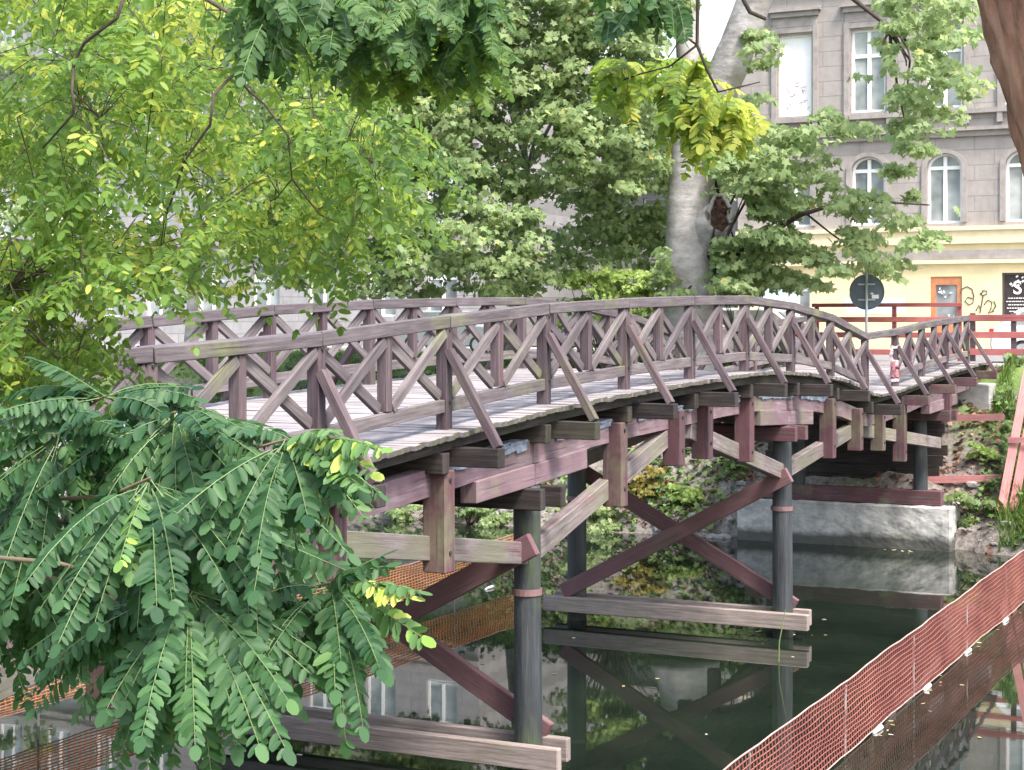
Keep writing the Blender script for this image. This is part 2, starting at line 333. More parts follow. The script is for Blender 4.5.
def leafmesh(name, V, k, faces_per, tint, m, parent=None):
    """V: (n,k,3) leaves; faces_per: list of index tuples per leaf; tint (n,)"""
    o0 = np.array(origin_of(parent)); n = len(V); me = bpy.data.meshes.new(name)
    verts = (V.reshape(-1, 3) - o0).astype(np.float32); me.vertices.add(len(verts)); me.vertices.foreach_set('co', verts.ravel())
    base = (np.arange(n) * k)[:, None]
    loops = np.concatenate([base + np.array(f)[None, :] for f in faces_per], axis=1).ravel()
    lens = np.tile([len(f) for f in faces_per], n); starts = np.concatenate([[0], np.cumsum(lens)[:-1]])
    me.loops.add(len(loops)); me.loops.foreach_set('vertex_index', loops.astype(np.int32))
    me.polygons.add(len(lens)); me.polygons.foreach_set('loop_start', starts.astype(np.int32))
    try: me.polygons.foreach_set('loop_total', lens.astype(np.int32))
    except Exception: pass
    at = me.attributes.new('tint', 'FLOAT', 'FACE'); at.data.foreach_set('value', np.repeat(np.clip(tint, 0, 1), len(faces_per)).astype(np.float32))
    me.update(calc_edges=True); me.validate(); me.materials.append(m)
    o = bpy.data.objects.new(name, me); link(o, parent); return o
def nrm(a): return a / np.maximum(np.linalg.norm(a, axis=-1, keepdims=True), 1e-9)
# lobed leaf outline (x across, y along)
MAPLE = np.array([(0, -0.05), (0.42, -0.08), (0.33, 0.18), (0.57, 0.47), (0.22, 0.5), (0, 1.0), (-0.22, 0.5), (-0.57, 0.47), (-0.33, 0.18), (-0.42, -0.08)])
OVAL = np.array([(0, 0), (0.24, 0.2), (0.295, 0.52), (0.20, 0.85), (0, 1.0), (-0.20, 0.85), (-0.295, 0.52), (-0.24, 0.2)])
def scatter_leaves(name, pts, normals, size, shape, tint, m, parent=None, curl=0.15):
    n = len(pts); nr = nrm(normals)
    r = rng.normal(size=(n, 3)); r[:, 2] -= 0.8
    ax = nrm(r - nr * (r * nr).sum(1, keepdims=True)); sd = np.cross(ax, nr)
    s = np.asarray(size)[:, None, None]
    V = pts[:, None, :] + s * (sd[:, None, :] * shape[None, :, 0:1] + ax[:, None, :] * (shape[None, :, 1:2] - 0.4) - nr[:, None, :] * curl * (np.abs(shape[None, :, 0:1]) * 1.2 + (shape[None, :, 1:2] - .4) ** 2))
    k = len(shape); h = k // 2
    faces = [tuple(range(0, h + 1)), (0,) + tuple(range(h, k))]
    return leafmesh(name, V, k, faces, tint, m, parent)
# ================================================================ BRIDGE
XN = -8.22; Y0 = 12.75; SP = 2.374; W = 3.74; GZ = 3.45; STREET = 4.0
prof = {-5: -1.56, -4: -1.52, -3: -1.47, -2: -1.41, -1: -1.33, 0: -1.23, 1: -1.07, 2: -0.925, 3: -0.835, 4: -0.775, 5: -0.735, 6: -0.815, 7: -1.0, 8: -1.345, 9: -1.27, 10: -1.14, 11: -1.045, 12: -0.965, 13: -0.95, 14: -0.95, 15: -0.95}
def dz(i):                                    # deck height (world z) at station i
    k = max(-4, min(13, math.floor(i))); t = i - k
    a, b, c, d = (prof[max(-5, min(15, q))] for q in (k - 1, k, k + 1, k + 2))
    if k == 7: d = c
    if k == 8: a = b
    return CAMZ + 0.5 * ((2 * b) + (-a + c) * t + (2 * a - 5 * b + 4 * c - d) * t * t + (-a + 3 * b - 3 * c + d) * t ** 3)
def B(d, i, z=0.0, rel=True):                 # d outward from near rail, station i, z relative to deck
    return Vector((XN + d, Y0 + SP * i, (dz(i) if rel else 0) + z))
I0, I1 = -4, 13
bridge = root('timber_footbridge', (XN - W / 2, Y0 + SP * 4, 0), 'long arched timber footbridge with crossed railings over dark canal water', 'bridge')
# deck
mb = MB(); y = Y0 + SP * I0; yend = Y0 + SP * 12.6
while y < yend:
    i = (y - Y0) / SP; w = random.uniform(0.135, 0.15); z = dz(i) - 0.025 + random.uniform(-0.005, 0.005)
    z2 = dz(i + w / SP) - 0.025 + random.uniform(-0.004, 0.004); sl = z2 - z
    a = 0.33 + random.uniform(-0.035, 0.03); bq = -W - 0.33 + random.uniform(-0.03, 0.03)
    mb.beam((XN + bq, y + w / 2, z + sl / 2 + random.uniform(-.004, .004)), (XN + a, y + w / 2, z + sl / 2 + random.uniform(-.004, .004)), w - 0.012, 0.05, up=(0, -sl, w))
    y += w
mb.build('deck', M['deck'], bridge)
# joists, crossbeams, outriggers
for d in (0.14, -0.95, -1.87, -2.79, -W - 0.14):
    mb = MB()
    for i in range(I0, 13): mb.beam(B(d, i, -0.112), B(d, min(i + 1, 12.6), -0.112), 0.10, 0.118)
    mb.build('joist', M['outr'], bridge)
for i in range(I0, 13):
    ii = i + 0.8
    if ii < 12.5:
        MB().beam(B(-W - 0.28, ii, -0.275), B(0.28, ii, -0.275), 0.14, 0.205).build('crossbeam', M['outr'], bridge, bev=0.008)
for i in range(I0 + 1, 13):
    off = 0.05 if i not in (8,) else 0.0
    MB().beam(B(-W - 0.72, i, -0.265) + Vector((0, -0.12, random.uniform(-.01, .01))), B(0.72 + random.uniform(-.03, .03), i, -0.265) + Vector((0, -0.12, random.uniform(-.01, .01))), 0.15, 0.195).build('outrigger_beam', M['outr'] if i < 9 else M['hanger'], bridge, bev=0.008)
# railings on both sides
for side in (1, -1):
    dn = 0.0 if side == 1 else -W
    def R(d, i, z=0.0): return B(dn + side * d, i, z)
    hm = MB()
    for i in range(I0 + 1, 12):
        hm.beam(R(0.0, i + 0.004, 1.085) , R(0.0, i + 0.996, 1.085), 0.155, 0.125, jit=0.006)
    hm.build('handrail', M['rail'], bridge, bev=0.008)
    for i in range(I0 + 1, 13):
        MB().beam(R(0.0, i, -0.42), R(0.0, i, 1.02), 0.125, 0.125, up=(0, 1, 0)).build('post', M['post'], bridge, bev=0.006)
        if side == 1:
            for zz in (0.27, 0.80, 1.0):
                q_ = R(0.064, i, zz); MB().tube([q_, q_ + Vector((0.012, 0, 0))], 0.017, 8).build('bolt', M['dark'], bridge)
        if i < 12 and i != 8:
            MB().beam(R(0.0, i + 0.5, 0.31), R(0.0, i + 0.5, 1.02), 0.11, 0.11, up=(0, 1, 0)).build('middle_post', M['post'], bridge, bev=0.006)
        if i < 12:
            e = 0.028
            if i != 8:
                MB().beam(R(0.012, i + e, 0.235), R(0.012, i + 1 - e, 0.235), 0.07, 0.13).build('bottom_rail', M['rail'], bridge, bev=0.006)
            for h in (0, 0.5):
                if i == 8: continue
                a0, a1 = i + h + 0.028, i + h + 0.472
                x = MB()
                lo, hi = 0.335, 0.985
                x.beam(R(0.033, a0, lo), R(0.033, a1, hi), 0.055, 0.105)
                x.beam(R(-0.028, a0, hi), R(-0.028, a1, lo), 0.055, 0.105)
                x.build('cross_brace', M['rail'], bridge, bev=0.005)
        MB().beam(R(0.06, i, 0.80) + Vector((0, -0.01, 0)), R(0.67, i, -0.165) + Vector((0, -0.10, 0)), 0.105, 0.085, up=(1, 0, 0)).build('side_brace', M['post'], bridge, bev=0.006)
# girders, corbels, hangers, struts
piers = (-2.2, 1.81, 5.8, 10.72)
PW = 3.62
for side in (1, -1):
    dn = 0.0 if side == 1 else -W + 0.06
    def R(d, i, z=0.0): return B(dn + side * d, i, z)
    joints = [I0 + .2, -2.2, -0.2, 1.81, 3.8, 5.8, 7.9, 9.79, 10.9, 12.3]
    for a, b in zip(joints[:-1], joints[1:]):
        g = MB(); n = 3
        for q in range(n):
            ta, tb = a + (b - a) * q / n, a + (b - a) * (q + 1) / n
            g.beam(R(0, ta + (0.004 if q == 0 else 0), -0.475), R(0, tb, -0.475), 0.16, 0.27, jit=0.002)
        g.build('top_chord', M['chord'], bridge)
    # felt strips laid over the chord
    for a, b in ((-1.75, -.9), (0.85, 1.7), (2.05, 2.7), (3.1, 3.95), (4.3, 4.9), (5.15, 5.95), (6.1, 6.9)):
        f = MB(); n = 10
        for q in range(n):
            t0, t1 = a + (b - a) * q / n, a + (b - a) * (q + 1) / n
            f.beam(R(0.02 + random.uniform(-.01, .02), t0, -0.335 + random.uniform(-.012, .012)), R(0.02, t1 + .02, -0.335 + random.uniform(-.012, .012)), 0.20, 0.022)
            f.beam(R(0.10, t0, -0.375 + random.uniform(-.015, .015)), R(0.098, t1 + .02, -0.375 + random.uniform(-.015, .015)), 0.016, 0.085 + random.uniform(-.02, .03))
        f.build('felt_strip', M['felt'], bridge)
    for p in piers:
        zc = dz(p)
        for s in (-1, 1):
            MB().beam(R(0.012, p + s * 0.004, -0.735), R(0.012, p + s * 0.60, -0.72), 0.20, 0.235).build('corbel', M['chord'], bridge, bev=0.01)
        for s in (-1, 1):
            if p > 10 and s > 0: continue
            q = p + s * (1.85 if p < 10 else 2.7)
            top = R(0, q, -0.70); bot = Vector((XN + dn, Y0 + SP * p, dz(p) - (1.60 if p > 0 else 1.16))) + Vector((0, s * 0.10, 0))
            MB().beam(bot, top, 0.15, 0.245).build('strut', M['strut'], bridge, bev=0.01)
            for e, zb in (((0.95, -1.38), (1.72 if p > 2 else 1.8, -1.10)) if p < 10 else ((1.76, -1.5), (2.5, -1.15), (-.05, -1.0))):
                i = p + s * e
                if i < I0 + .5 or i > 11.0: continue
                MB().beam(R(0.12, i, zb + random.uniform(-.05, .05)), R(0.12, i, -0.365), 0.25, 0.21, up=(0, 1, 0)).build('hanger', M['hanger'], bridge, bev=0.01)
                if side == 1:
                    for zz in (-.46, zb + .2):
                        q_ = R(0.245, i, zz); MB().tube([q_, q_ + Vector((0.015, 0, 0))], 0.024, 8).build('bolt', M['dark'], bridge)
for d in (-W * 0.33, -W * 0.66):
    g = MB()
    for q in range(I0, 12): g.beam(B(d, q, -0.50), B(d, q + 1, -0.50), 0.2, 0.32)
    g.build('darkening_girder', M['outr'], bridge)  # extra girders added to darken the view beneath the deck
# pier frames
for n_p, p in enumerate(piers):
    yp = Y0 + SP * p; zt = dz(p) - 0.86
    for d in ((0.0, -PW) if n_p < 3 else (-.42, -PW + .4)):
        rr = 0.155 + random.uniform(-.008, .008); pts = []; rad = []
        lean = random.uniform(-.02, .02)
        for k in range(15):
            zb_ = -1.4 if n_p < 3 else 0.9; z = zb_ + (zt - zb_) * k / 14
            pts.append((XN + d + lean * (zt - z) * 0.4 + (0.03 if p == 5.8 and d == 0 else 0) * (zt - z) / 3, yp, z)); rad.append(rr * (1.06 - 0.09 * k / 14) * random.uniform(0.985, 1.015))
        pl = MB().tube(pts, rad, 20).build('pile', M['pile'], bridge, smooth=True)
        if n_p < 3: MB().tube([(XN + d, yp, CAMZ - 3.02), (XN + d, yp, CAMZ - 2.95)], rr + 0.018, 20).build('collar', M['collar'], pl)
    for s in (-1, 1):
        o = MB().beam((XN - PW - 0.36, yp + s * 0.225, zt - 0.125), (XN + 0.33 + 0.02 * s, yp + s * 0.225, zt - 0.125), 0.13, 0.235).build('cap_beam', M['outr'] if n_p < 2 else M['hanger'], bridge, bev=0.01)
    if n_p == 3: continue
    for s in (-1, 1):
        MB().beam((XN - PW - 0.5, yp + s * 0.235, CAMZ - 4.77), (XN + 0.46 - 0.05 * s, yp + s * 0.235, CAMZ - 4.76), 0.115, 0.26).build('waterline_beam', M['waler'], bridge, bev=0.012)
    MB().beam((XN - PW - 0.15, yp - 0.235, CAMZ - 4.56), (XN + 0.2, yp - 0.235, CAMZ - 2.42), 0.10, 0.255).build('pile_brace', M['brace'], bridge, bev=0.01)
    MB().beam((XN + 0.15, yp + 0.235, CAMZ - 4.60), (XN - PW - 0.1, yp + 0.235, CAMZ - 2.5), 0.10, 0.255).build('pile_brace', M['brace'], bridge, bev=0.01)

# ================================================================ TERRAIN, WATER
def H(x, y):
    n = 0.16 * math.sin(x * 1.3 + 2 * math.sin(y * .9)) * math.sin(y * 1.7 + x * .6) + 0.09 * math.sin(x * 3.1 + y * 2.2) + 0.05 * math.sin(x * 6.7 - y * 5)
    if y <= 4: return GZ
    if y < 8.2: return GZ + (-1.4 - GZ) * (y - 4) / 4.2 + n * 0.5
    if y < 37.2: return -1.4
    if -13.2 < x < -7.5 and y < 38.3: return -0.9
    top = STREET
    if y < 42.6:
        t = (y - 37.2) / 5.4; f = -0.9 + (top + 0.9) * (t ** 0.85)
        return f + n * min(1, (42.6 - y) * 1.2) * (1.0 if y > 37.6 else .3)
    return top
xs = np.concatenate([np.linspace(-420, -62, 16), np.arange(-60, 14, 0.45), np.linspace(15, 320, 16)])
ys = np.concatenate([np.linspace(-80, 3.6, 8), np.arange(4, 9, 0.5), np.linspace(10, 36.6, 6), np.arange(37.2, 43.2, 0.25), np.linspace(44, 60, 6), np.linspace(70, 700, 12)])
V = [(float(x), float(y), H(float(x), float(y))) for y in ys for x in xs]; nx = len(xs)
Fc = [(j * nx + i, j * nx + i + 1, (j + 1) * nx + i + 1, (j + 1) * nx + i) for j in range(len(ys) - 1) for i in range(nx - 1)]
me = bpy.data.meshes.new('ground'); me.from_pydata(V, [], Fc); me.polygons.foreach_set('use_smooth', [True] * len(me.polygons))
def ground_mat():
    m, nt, b, out = newmat('bank_soil_and_grass'); ob = coords(nt, 'Object', (1, 1, 1)); g = noise(nt, ob, 9, 8, 0.7)
    soil = ramp(nt, g, [(0.3, (0.07, 0.058, 0.052)), (0.5, (0.155, 0.135, 0.125)), (0.75, (0.30, 0.275, 0.262))]).outputs[0]
    grass = ramp(nt, g, [(0.3, (0.05, 0.09, 0.02)), (0.7, (0.15, 0.22, 0.055))]).outputs[0]
    pn = noise(nt, ob, 0.5, 5, 0.6)
    gm = nt.nodes.new('ShaderNodeNewGeometry'); sx = nt.nodes.new('ShaderNodeSeparateXYZ'); nt.links.new(gm.outputs['Position'], sx.inputs[0])
    ad = N(nt, 'ShaderNodeMath', operation='MULTIPLY_ADD'); nt.links.new(sx.outputs[2], ad.inputs[0]); ad.inputs[1].default_value = 0.12; nt.links.new(pn, ad.inputs[2])
    c = mix(nt, ramp(nt, ad.outputs[0], [(0.74, (0, 0, 0)), (0.95, (1, 1, 1))]).outputs[0], soil, grass)
    nt.links.new(c, b.inputs['Base Color']); b.inputs['Roughness'].default_value = 0.95; bump(nt, b, g, 0.8, 0.06); return m
me.materials.append(ground_mat()); gro = link(bpy.data.objects.new('ground', me)); tag(gro, kind='structure')
def water_mat():
    m, nt, b, out = newmat('still_canal_water'); ob = coords(nt, 'Object', (1, 1, 1)); g = noise(nt, ob, 0.6, 4)
    c = ramp(nt, g, [(0.3, (0.005, 0.009, 0.006)), (0.7, (0.012, 0.018, 0.012))]).outputs[0]
    nt.links.new(c, b.inputs['Base Color']); b.inputs['Roughness'].default_value = 0.02; b.inputs['IOR'].default_value = 1.5
    r = noise(nt, coords(nt, 'Object', (0.8, 1.6, 1)), 1.6, 3, 0.5); bump(nt, b, r, 0.022, 0.02); return m
mw = MB(); mw.poly([(-300, 5.6, 0), (200, 5.6, 0), (200, 39.4, 0), (-300, 39.4, 0)])
tag(mw.build('canal_water', water_mat()), kind='structure')
asphalt = simple('street_asphalt', (0.16, 0.155, 0.16), 0.9, var=0.15, scale=4)
lawn_green = simple('lawn_green', (0.085, 0.145, 0.035), .95, var=.3, scale=5)
tag(MB().box(-300, -14.6, 42.7, 50.5, 3.9, 4.014).build('lawn', lawn_green), kind='structure')
paving = simple('pavement_slabs', (0.34, 0.325, 0.32), 0.9, var=0.12, scale=2)
tag(MB().box(-300, 200, 44.6, 55.0, 3.9, 4.006).build('street', asphalt), kind='structure')
mb = MB(); mb.box(-300, 200, 55.0, 58.4, 3.9, 4.13); tag(mb.build('pavement', paving), kind='structure')
mb = MB(); mb.box(XN - W - 1.2, XN + 1.2, Y0 + SP * 12.6, 44.6, 3.7, 4.012); tag(mb.build('bridge_path', paving), kind='structure')
mb = MB(); mb.box(XN - W - .8, XN + .8, -6, Y0 + SP * I0, 3.2, dz(I0) - 0.01); tag(mb.build('near_path', paving), kind='structure')

# abutment
ab = root('concrete_abutment', (-10.3, 38.4, 0), 'stained pale concrete abutment block at the waterline under the far end of the bridge', 'abutment')
xl, xr = ony(737, 500, 37.9).x, ony(951, 500, 37.9).x
blk = MB().box(xl, xr, 37.9, 39.0, -1.2, 0.98).build('block', M['concrete'], ab, bev=0.04)
ms = blk.modifiers.new('divide', 'SUBSURF'); ms.subdivision_type = 'SIMPLE'; ms.levels = 6; ms.render_levels = 6
tx = bpy.data.textures.new('chips', 'CLOUDS'); tx.noise_scale = 0.35; tx.noise_depth = 4
md_ = blk.modifiers.new('chips', 'DISPLACE'); md_.texture = tx; md_.strength = 0.075; md_.mid_level = 0.6
MB().beam((ony(745, 500, 38.0).x, 38.15, 1.16), (ony(941, 500, 38.0).x, 38.15, 1.15), 0.28, 0.34).build('sill_beam', M['hanger'], ab, bev=0.015)
MB().box(xl + 0.1, xr - 0.15, 38.5, 39.4, 0.9, 1.05).build('ledge', M['concrete'], ab)
bw = MB()
for q in range(9): bw.box(xl + .25 + random.uniform(-.05, .05), xr - .5 + random.uniform(-.1, .1), 39.4 + random.uniform(0, .02), 39.5, 1.0 + q * .25, 1.0 + q * .25 + .24)
bw.build('shade_boarding', M['outr'], ab)  # dark boards added to stand in for the black shade under the bridge end
o = MB().box(ony(945, 400, 41.3).x, ony(990, 400, 41.3).x, 41.3, 42.6, 2.6, ony(975, 384, 41.3).z).build('concrete_wing_block', M['concrete'], bev=0.03)
tag(o, 'pale concrete block set in the bank beneath the far end of the railing', 'block')
for (pa, pb, yw, zz, nm) in (((872, 420), (1004, 417), 40.6, None, 'upper'), ((925, 480), (1002, 478), 39.4, None, 'lower')):
    a = ony(*pa, yw); b = ony(*pb, yw)
    o = MB().beam(a, b, 0.06, 0.16).build('retaining_board', M['plank'])
    tag(o, ('red-brown edging board high on the bank just below the concrete block' if nm == 'upper' else 'lower red-brown edging board on the bank, beside the end of the abutment beam'), 'board')
# leaning pink plank
lp = root('leaning_plank', ony(1003, 497, 38.6), 'tall faded pink-red plank pair leaning up the right bank', 'plank')
for k, dx in ((0, 0), (1, 0.24)):
    a = ony(1001, 500, 38.55) + Vector((dx, 0.05 * k, -0.25)); b = ony(1037, 322, 39.9) + Vector((dx, 0.05 * k, 0))
    MB().beam(a, b, 0.19, 0.06, up=(0, 1, 0.4)).build('board', M['plank'], lp, bev=0.006)
MB().beam(ony(1013, 440, 39.0) + Vector((-.1, -.06, 0)), ony(1013, 440, 39.0) + Vector((.5, -.06, .02)), 0.05, 0.12).build('batten', M['plank'], lp)

# ================================================================ NETTING FENCES
def netting(xw, ya, yb, ha, hb, mat, label, nseed, floats=True, zoff=0.0, sw=0.0075):
    r = random.Random(nseed)
    rt = root('netting_fence', (xw, (ya + yb) / 2, 0), label, 'netting fence')
    ny = int((yb - ya) / 0.105); nz = 13; sag = {}
    def pt(j, k):
        t = j / ny; y = ya + (yb - ya) * t; h = ha + (hb - ha) * t
        s = abs(math.sin(y * 0.9)) ; z = zoff + 0.03 + (h - 0.010 * s) * k / nz + 0.005 * math.sin(y * 2.1 + k * .5) + .006 * math.sin(y * 5.3 + k)
        return Vector((xw + 0.006 * math.sin(y * 1.3 + k * .25) + 0.010 * math.sin(k * .9 + y * 1.1), y, z))
    g = [[pt(j, k) for k in range(nz + 1)] for j in range(ny + 1)]
    V = []; Fq = []
    def strand(a, b, wd):
        d = (b - a); 
        if d.length < 1e-5: return
        d.normalize(); p = d.cross(Vector((1, 0, 0)))
        p = p.normalized() * wd; q = Vector((wd, 0, 0)); bb = len(V)
        for c in (a, b): V.extend([tuple(c + p), tuple(c - p * .5 + q * .87), tuple(c - p * .5 - q * .87)])
        for s in range(3):
            s2 = (s + 1) % 3; Fq.append((bb + s, bb + s2, bb + 3 + s2, bb + 3 + s))
    for j in range(ny + 1):
        for k in range(0, nz): strand(g[j][k], g[j][k + 1], sw)
    for k in range(nz + 1):
        for j in range(0, ny): strand(g[j][k], g[j + 1][k], sw)
    o0 = origin_of(rt); me = bpy.data.meshes.new('net'); me.from_pydata([(v[0] - o0.x, v[1] - o0.y, v[2] - o0.z) for v in V], [], Fq)
    me.materials.append(mat); link(bpy.data.objects.new('net', me), rt)
    MB().tube([g[j][nz] + Vector((0, 0, .01)) for j in range(0, ny + 1, 4)], 0.008, 6).build('rope', M['rope'], rt)
    MB().tube([g[j][0] for j in range(0, ny + 1, 4)], 0.008, 6).build('rope', M['rope'], rt)
    if floats:
        y = ya + 0.9
        while y < yb:
            j = int((y - ya) / (yb - ya) * ny); c = Vector((g[j][0].x, g[j][0].y, 0.02)); 
            MB().tube([c + Vector((0.02, -0.2, -.02)), c + Vector((0.03, -0.13, 0)), c + Vector((0.03, 0.1, 0)), c + Vector((0.02, 0.15, -.02))], [0.02, r.uniform(.02, .038), r.uniform(.02, .038), 0.012], 10).build('float', M['float'], rt, smooth=True)
            y += r.uniform(2.3, 3.2)
    y = ya
    while y <= yb + .01:
        MB().tube([(xw - 0.03, y, -1.5), (xw - 0.03 + r.uniform(-.03, .03), y, zoff + ha + 0.03)], 0.016, 6).build('stake', M['stake'], rt)
        y += (yb - ya) / 7
netting(-5.27, 12.5, 37.0, 0.80, 0.97, M['net'], 'long faded red-orange safety netting strung low over the water right of the bridge', 3)
netting(-14.7, 11.0, 30.2, 0.42, 0.66, M['net2'], 'ochre-orange safety netting strung over the water behind the bridge piles', 5, True, 0.22, 0.010)
# floating leaves and reed stick
n = 100; pts = np.zeros((n, 3)); 
px = rng.uniform(560, 1060, n); py = rng.uniform(570, 780, n)
for q in range(n):
    if q > 75: px[q] = rng.uniform(0, 560)
    d = CAMZ * F / (py[q] - HY); w = P(px[q], py[q], d); pts[q] = (w.x, w.y, 0.006)
for q in range(60):
    k_ = rng.integers(0, 4); e_ = rng.normal(size=2) * (.25, .5)
    c_ = [(-5.2, rng.uniform(16, 34)), (XN + .15, 17.0), (XN + .1, 26.5), (-9, 37.6)][k_]
    pts[q] = (c_[0] + e_[0] * (.35 if k_ == 0 else 1), c_[1] + e_[1] * (1 if k_ < 3 else .2), .006)
nn = np.tile(np.array([[0, 0, 1.0]]), (n, 1)) + rng.normal(size=(n, 3)) * .05
o = scatter_leaves('floating_leaves', pts, nn, rng.uniform(0.04, 0.10, n), OVAL, rng.random(n), M['fleaf'], None, 0.02); tag(o, 'scattered fallen leaves floating on the dark water', 'leaves', kind='stuff')
a = ony(783, 662, 21.5)
d = CAMZ * F / (662 - HY); w = P(778, 662, d)
o = MB().tube([(w.x, w.y, -0.4), (w.x + .02, w.y, 0.3), (w.x + .1, w.y + .05, 0.78)], [0.012, 0.010, 0.005], 6).build('dead_reed', M['petiole']); tag(o, 'single thin dead reed stick standing out of the water', 'reed')
# ================================================================ BUILDINGS
YF = 58.0
def arch_pts(cx, w, zs, n=14):            # half ellipse spring at zs
    r = w / 2
    return [(cx + r * math.cos(math.pi - math.pi * k / n), zs + r * 0.82 * math.sin(math.pi * k / n)) for k in range(n + 1)]
def wall_with(openings, x0, x1, z0, z1, y0, depth):
    """wall slab with holes; openings: (cx,w,zb,zt,arch) on one storey (no overlap)"""
    mb = MB(); ops = sorted(openings, key=lambda o: o[0]); x = x0
    for cx, w, zb, zt, ar in ops:
        a, b = cx - w / 2, cx + w / 2
        mb.box(x, a, y0, y0 + depth, z0, z1)
        if zb > z0 + .001: mb.box(a, b, y0, y0 + depth, z0, zb)
        if not ar: mb.box(a, b, y0, y0 + depth, zt, z1)
        else:
            zs = zt - w / 2 * 0.82; ap = arch_pts(cx, w, zs)
            for (xa, za), (xb, zb2) in zip(ap[:-1], ap[1:]):
                mb.prism([(xa, y0, za), (xb, y0, zb2), (xb, y0, z1), (xa, y0, z1)], (0, depth, 0))
        x = b
    mb.box(x, x1, y0, y0 + depth, z0, z1)
    return mb
def window(parent, cx, w, zb, zt, ar, y, kind='glass', cross=True):
    """frame with its pane"""
    f = MB(); t = 0.085; yy = y + 0.16
    zs = zt - w / 2 * 0.82 if ar else zt
    a, b = cx - w / 2, cx + w / 2
    f.box(a, a + t, yy, yy + .09, zb, zs); f.box(b - t, b, yy, yy + .09, zb, zs); f.box(a + t, b - t, yy, yy + .09, zb, zb + t)
    if ar:
        po = arch_pts(cx, w, zs); pi = arch_pts(cx, w - 2 * t, zs)
        for k in range(len(po) - 1):
            f.prism([(po[k][0], yy, po[k][1]), (po[k + 1][0], yy, po[k + 1][1]), (pi[k + 1][0], yy, pi[k + 1][1]), (pi[k][0], yy, pi[k][1])], (0, .09, 0))
        tz = zs
    else:
        f.box(a + t, b - t, yy, yy + .09, zt - t, zt); tz = zb + (zt - zb) * 0.68
    if cross:
        f.box(cx - 0.06, cx + 0.06, yy - .012, yy + .075, zb + t, zt - t * (1 if not ar else 1.1)); f.box(a + t, b - t, yy + .002, yy + .085, tz - 0.06, tz + 0.06)
    fo = f.build('window', M['frame'], parent)
    g = MB(); pz = zt - 0.02
    if ar:
        ap = arch_pts(cx, w - 0.05, zs); g.prism([(a + .03, yy + .05, zb + .03)] + [(x, yy + .05, z) for x, z in ap] + [(b - .03, yy + .05, zb + .03)], (0, .015, 0))
    else: g.box(a + .03, b - .03, yy + .05, yy + .065, zb + .03, zt - .03)
    po = g.build('pane', M['glass'] if kind == 'glass' else M['board'], fo)
    if kind == 'glass' and random.random() < 0.75:
        c = MB(); c.box(a + .1, a + w * 0.36, yy + .12, yy + .14, zb + .1, zs - .05); c.box(b - w * 0.36, b - .1, yy + .12, yy + .14, zb + .1, zs - .05); c.build('curtain', M['curtain'], fo)
    return fo
# ---- right-hand building: yellow ground floor, grey storeys above
hb = root('apartment_building', (-10, YF + 6, 4.1), 'grey stone apartment house with yellow ground floor, arched windows and graffiti', 'building')
X0, X1 = -19.6, 3.0; wx = [-17.5 + 2.6 * k for k in range(8)]
z_g, z_1, z_2 = 8.16, 11.95, 16.6
door_x = wx[2] + 0.06; shop_x = ony(1022, 300, YF).x
gops = [(door_x, 1.06, 4.13, 6.62, False), (shop_x, 1.3, 5.05, 6.72, False), (shop_x + 2.7, 1.3, 5.05, 6.72, False), (wx[0] , 1.1, 5.2, 6.7, False)]
wall_with(gops, X0, X1, 4.1, z_g, YF, 0.4).build('wall', M['yellow'], hb)
f1 = [(x, 1.16, 8.42, 10.78, True) for x in wx]
wall_with(f1, X0, X1, z_g, z_1, YF, 0.4).build('wall', M['grey_stone'], hb)
f2 = [(x, 1.2, 12.32, 15.2, False) for x in wx]
wall_with(f2, X0, X1, z_1, z_2, YF, 0.4).build('wall', M['grey_stone'], hb)
f3 = [(x, 1.2, 17.2, 19.6, False) for x in wx]
wall_with(f3, X0, X1, z_2, 21.0, YF, 0.4).build('wall', M['grey_stone'], hb)
for q in gops[1:]: 
    pass
for k, o in enumerate(f1): window(hb, *o, YF)
for k, o in enumerate(f2): window(hb, *o, YF, kind='board' if k == 0 else 'glass', cross=(k != 0))
for o in f3: window(hb, *o, YF)
window(hb, *gops[3], YF)
# scribble on the boarded window
s = MB(); bx = wx[0]
for q in range(16):
    a = (bx + random.uniform(-.42, .4), YF + .2, 12.5 + random.uniform(0, 1.0)); s.tube([a, (a[0] + random.uniform(-.1, .1), YF + .2, a[2] + random.uniform(.05, .2)), (a[0] + random.uniform(-.12, .12), YF + .2, a[2] + random.uniform(.0, .2))], 0.012, 4)
s.build('scribble', simple('faded_red_scribble', (0.55, 0.36, 0.38), 0.8), hb)
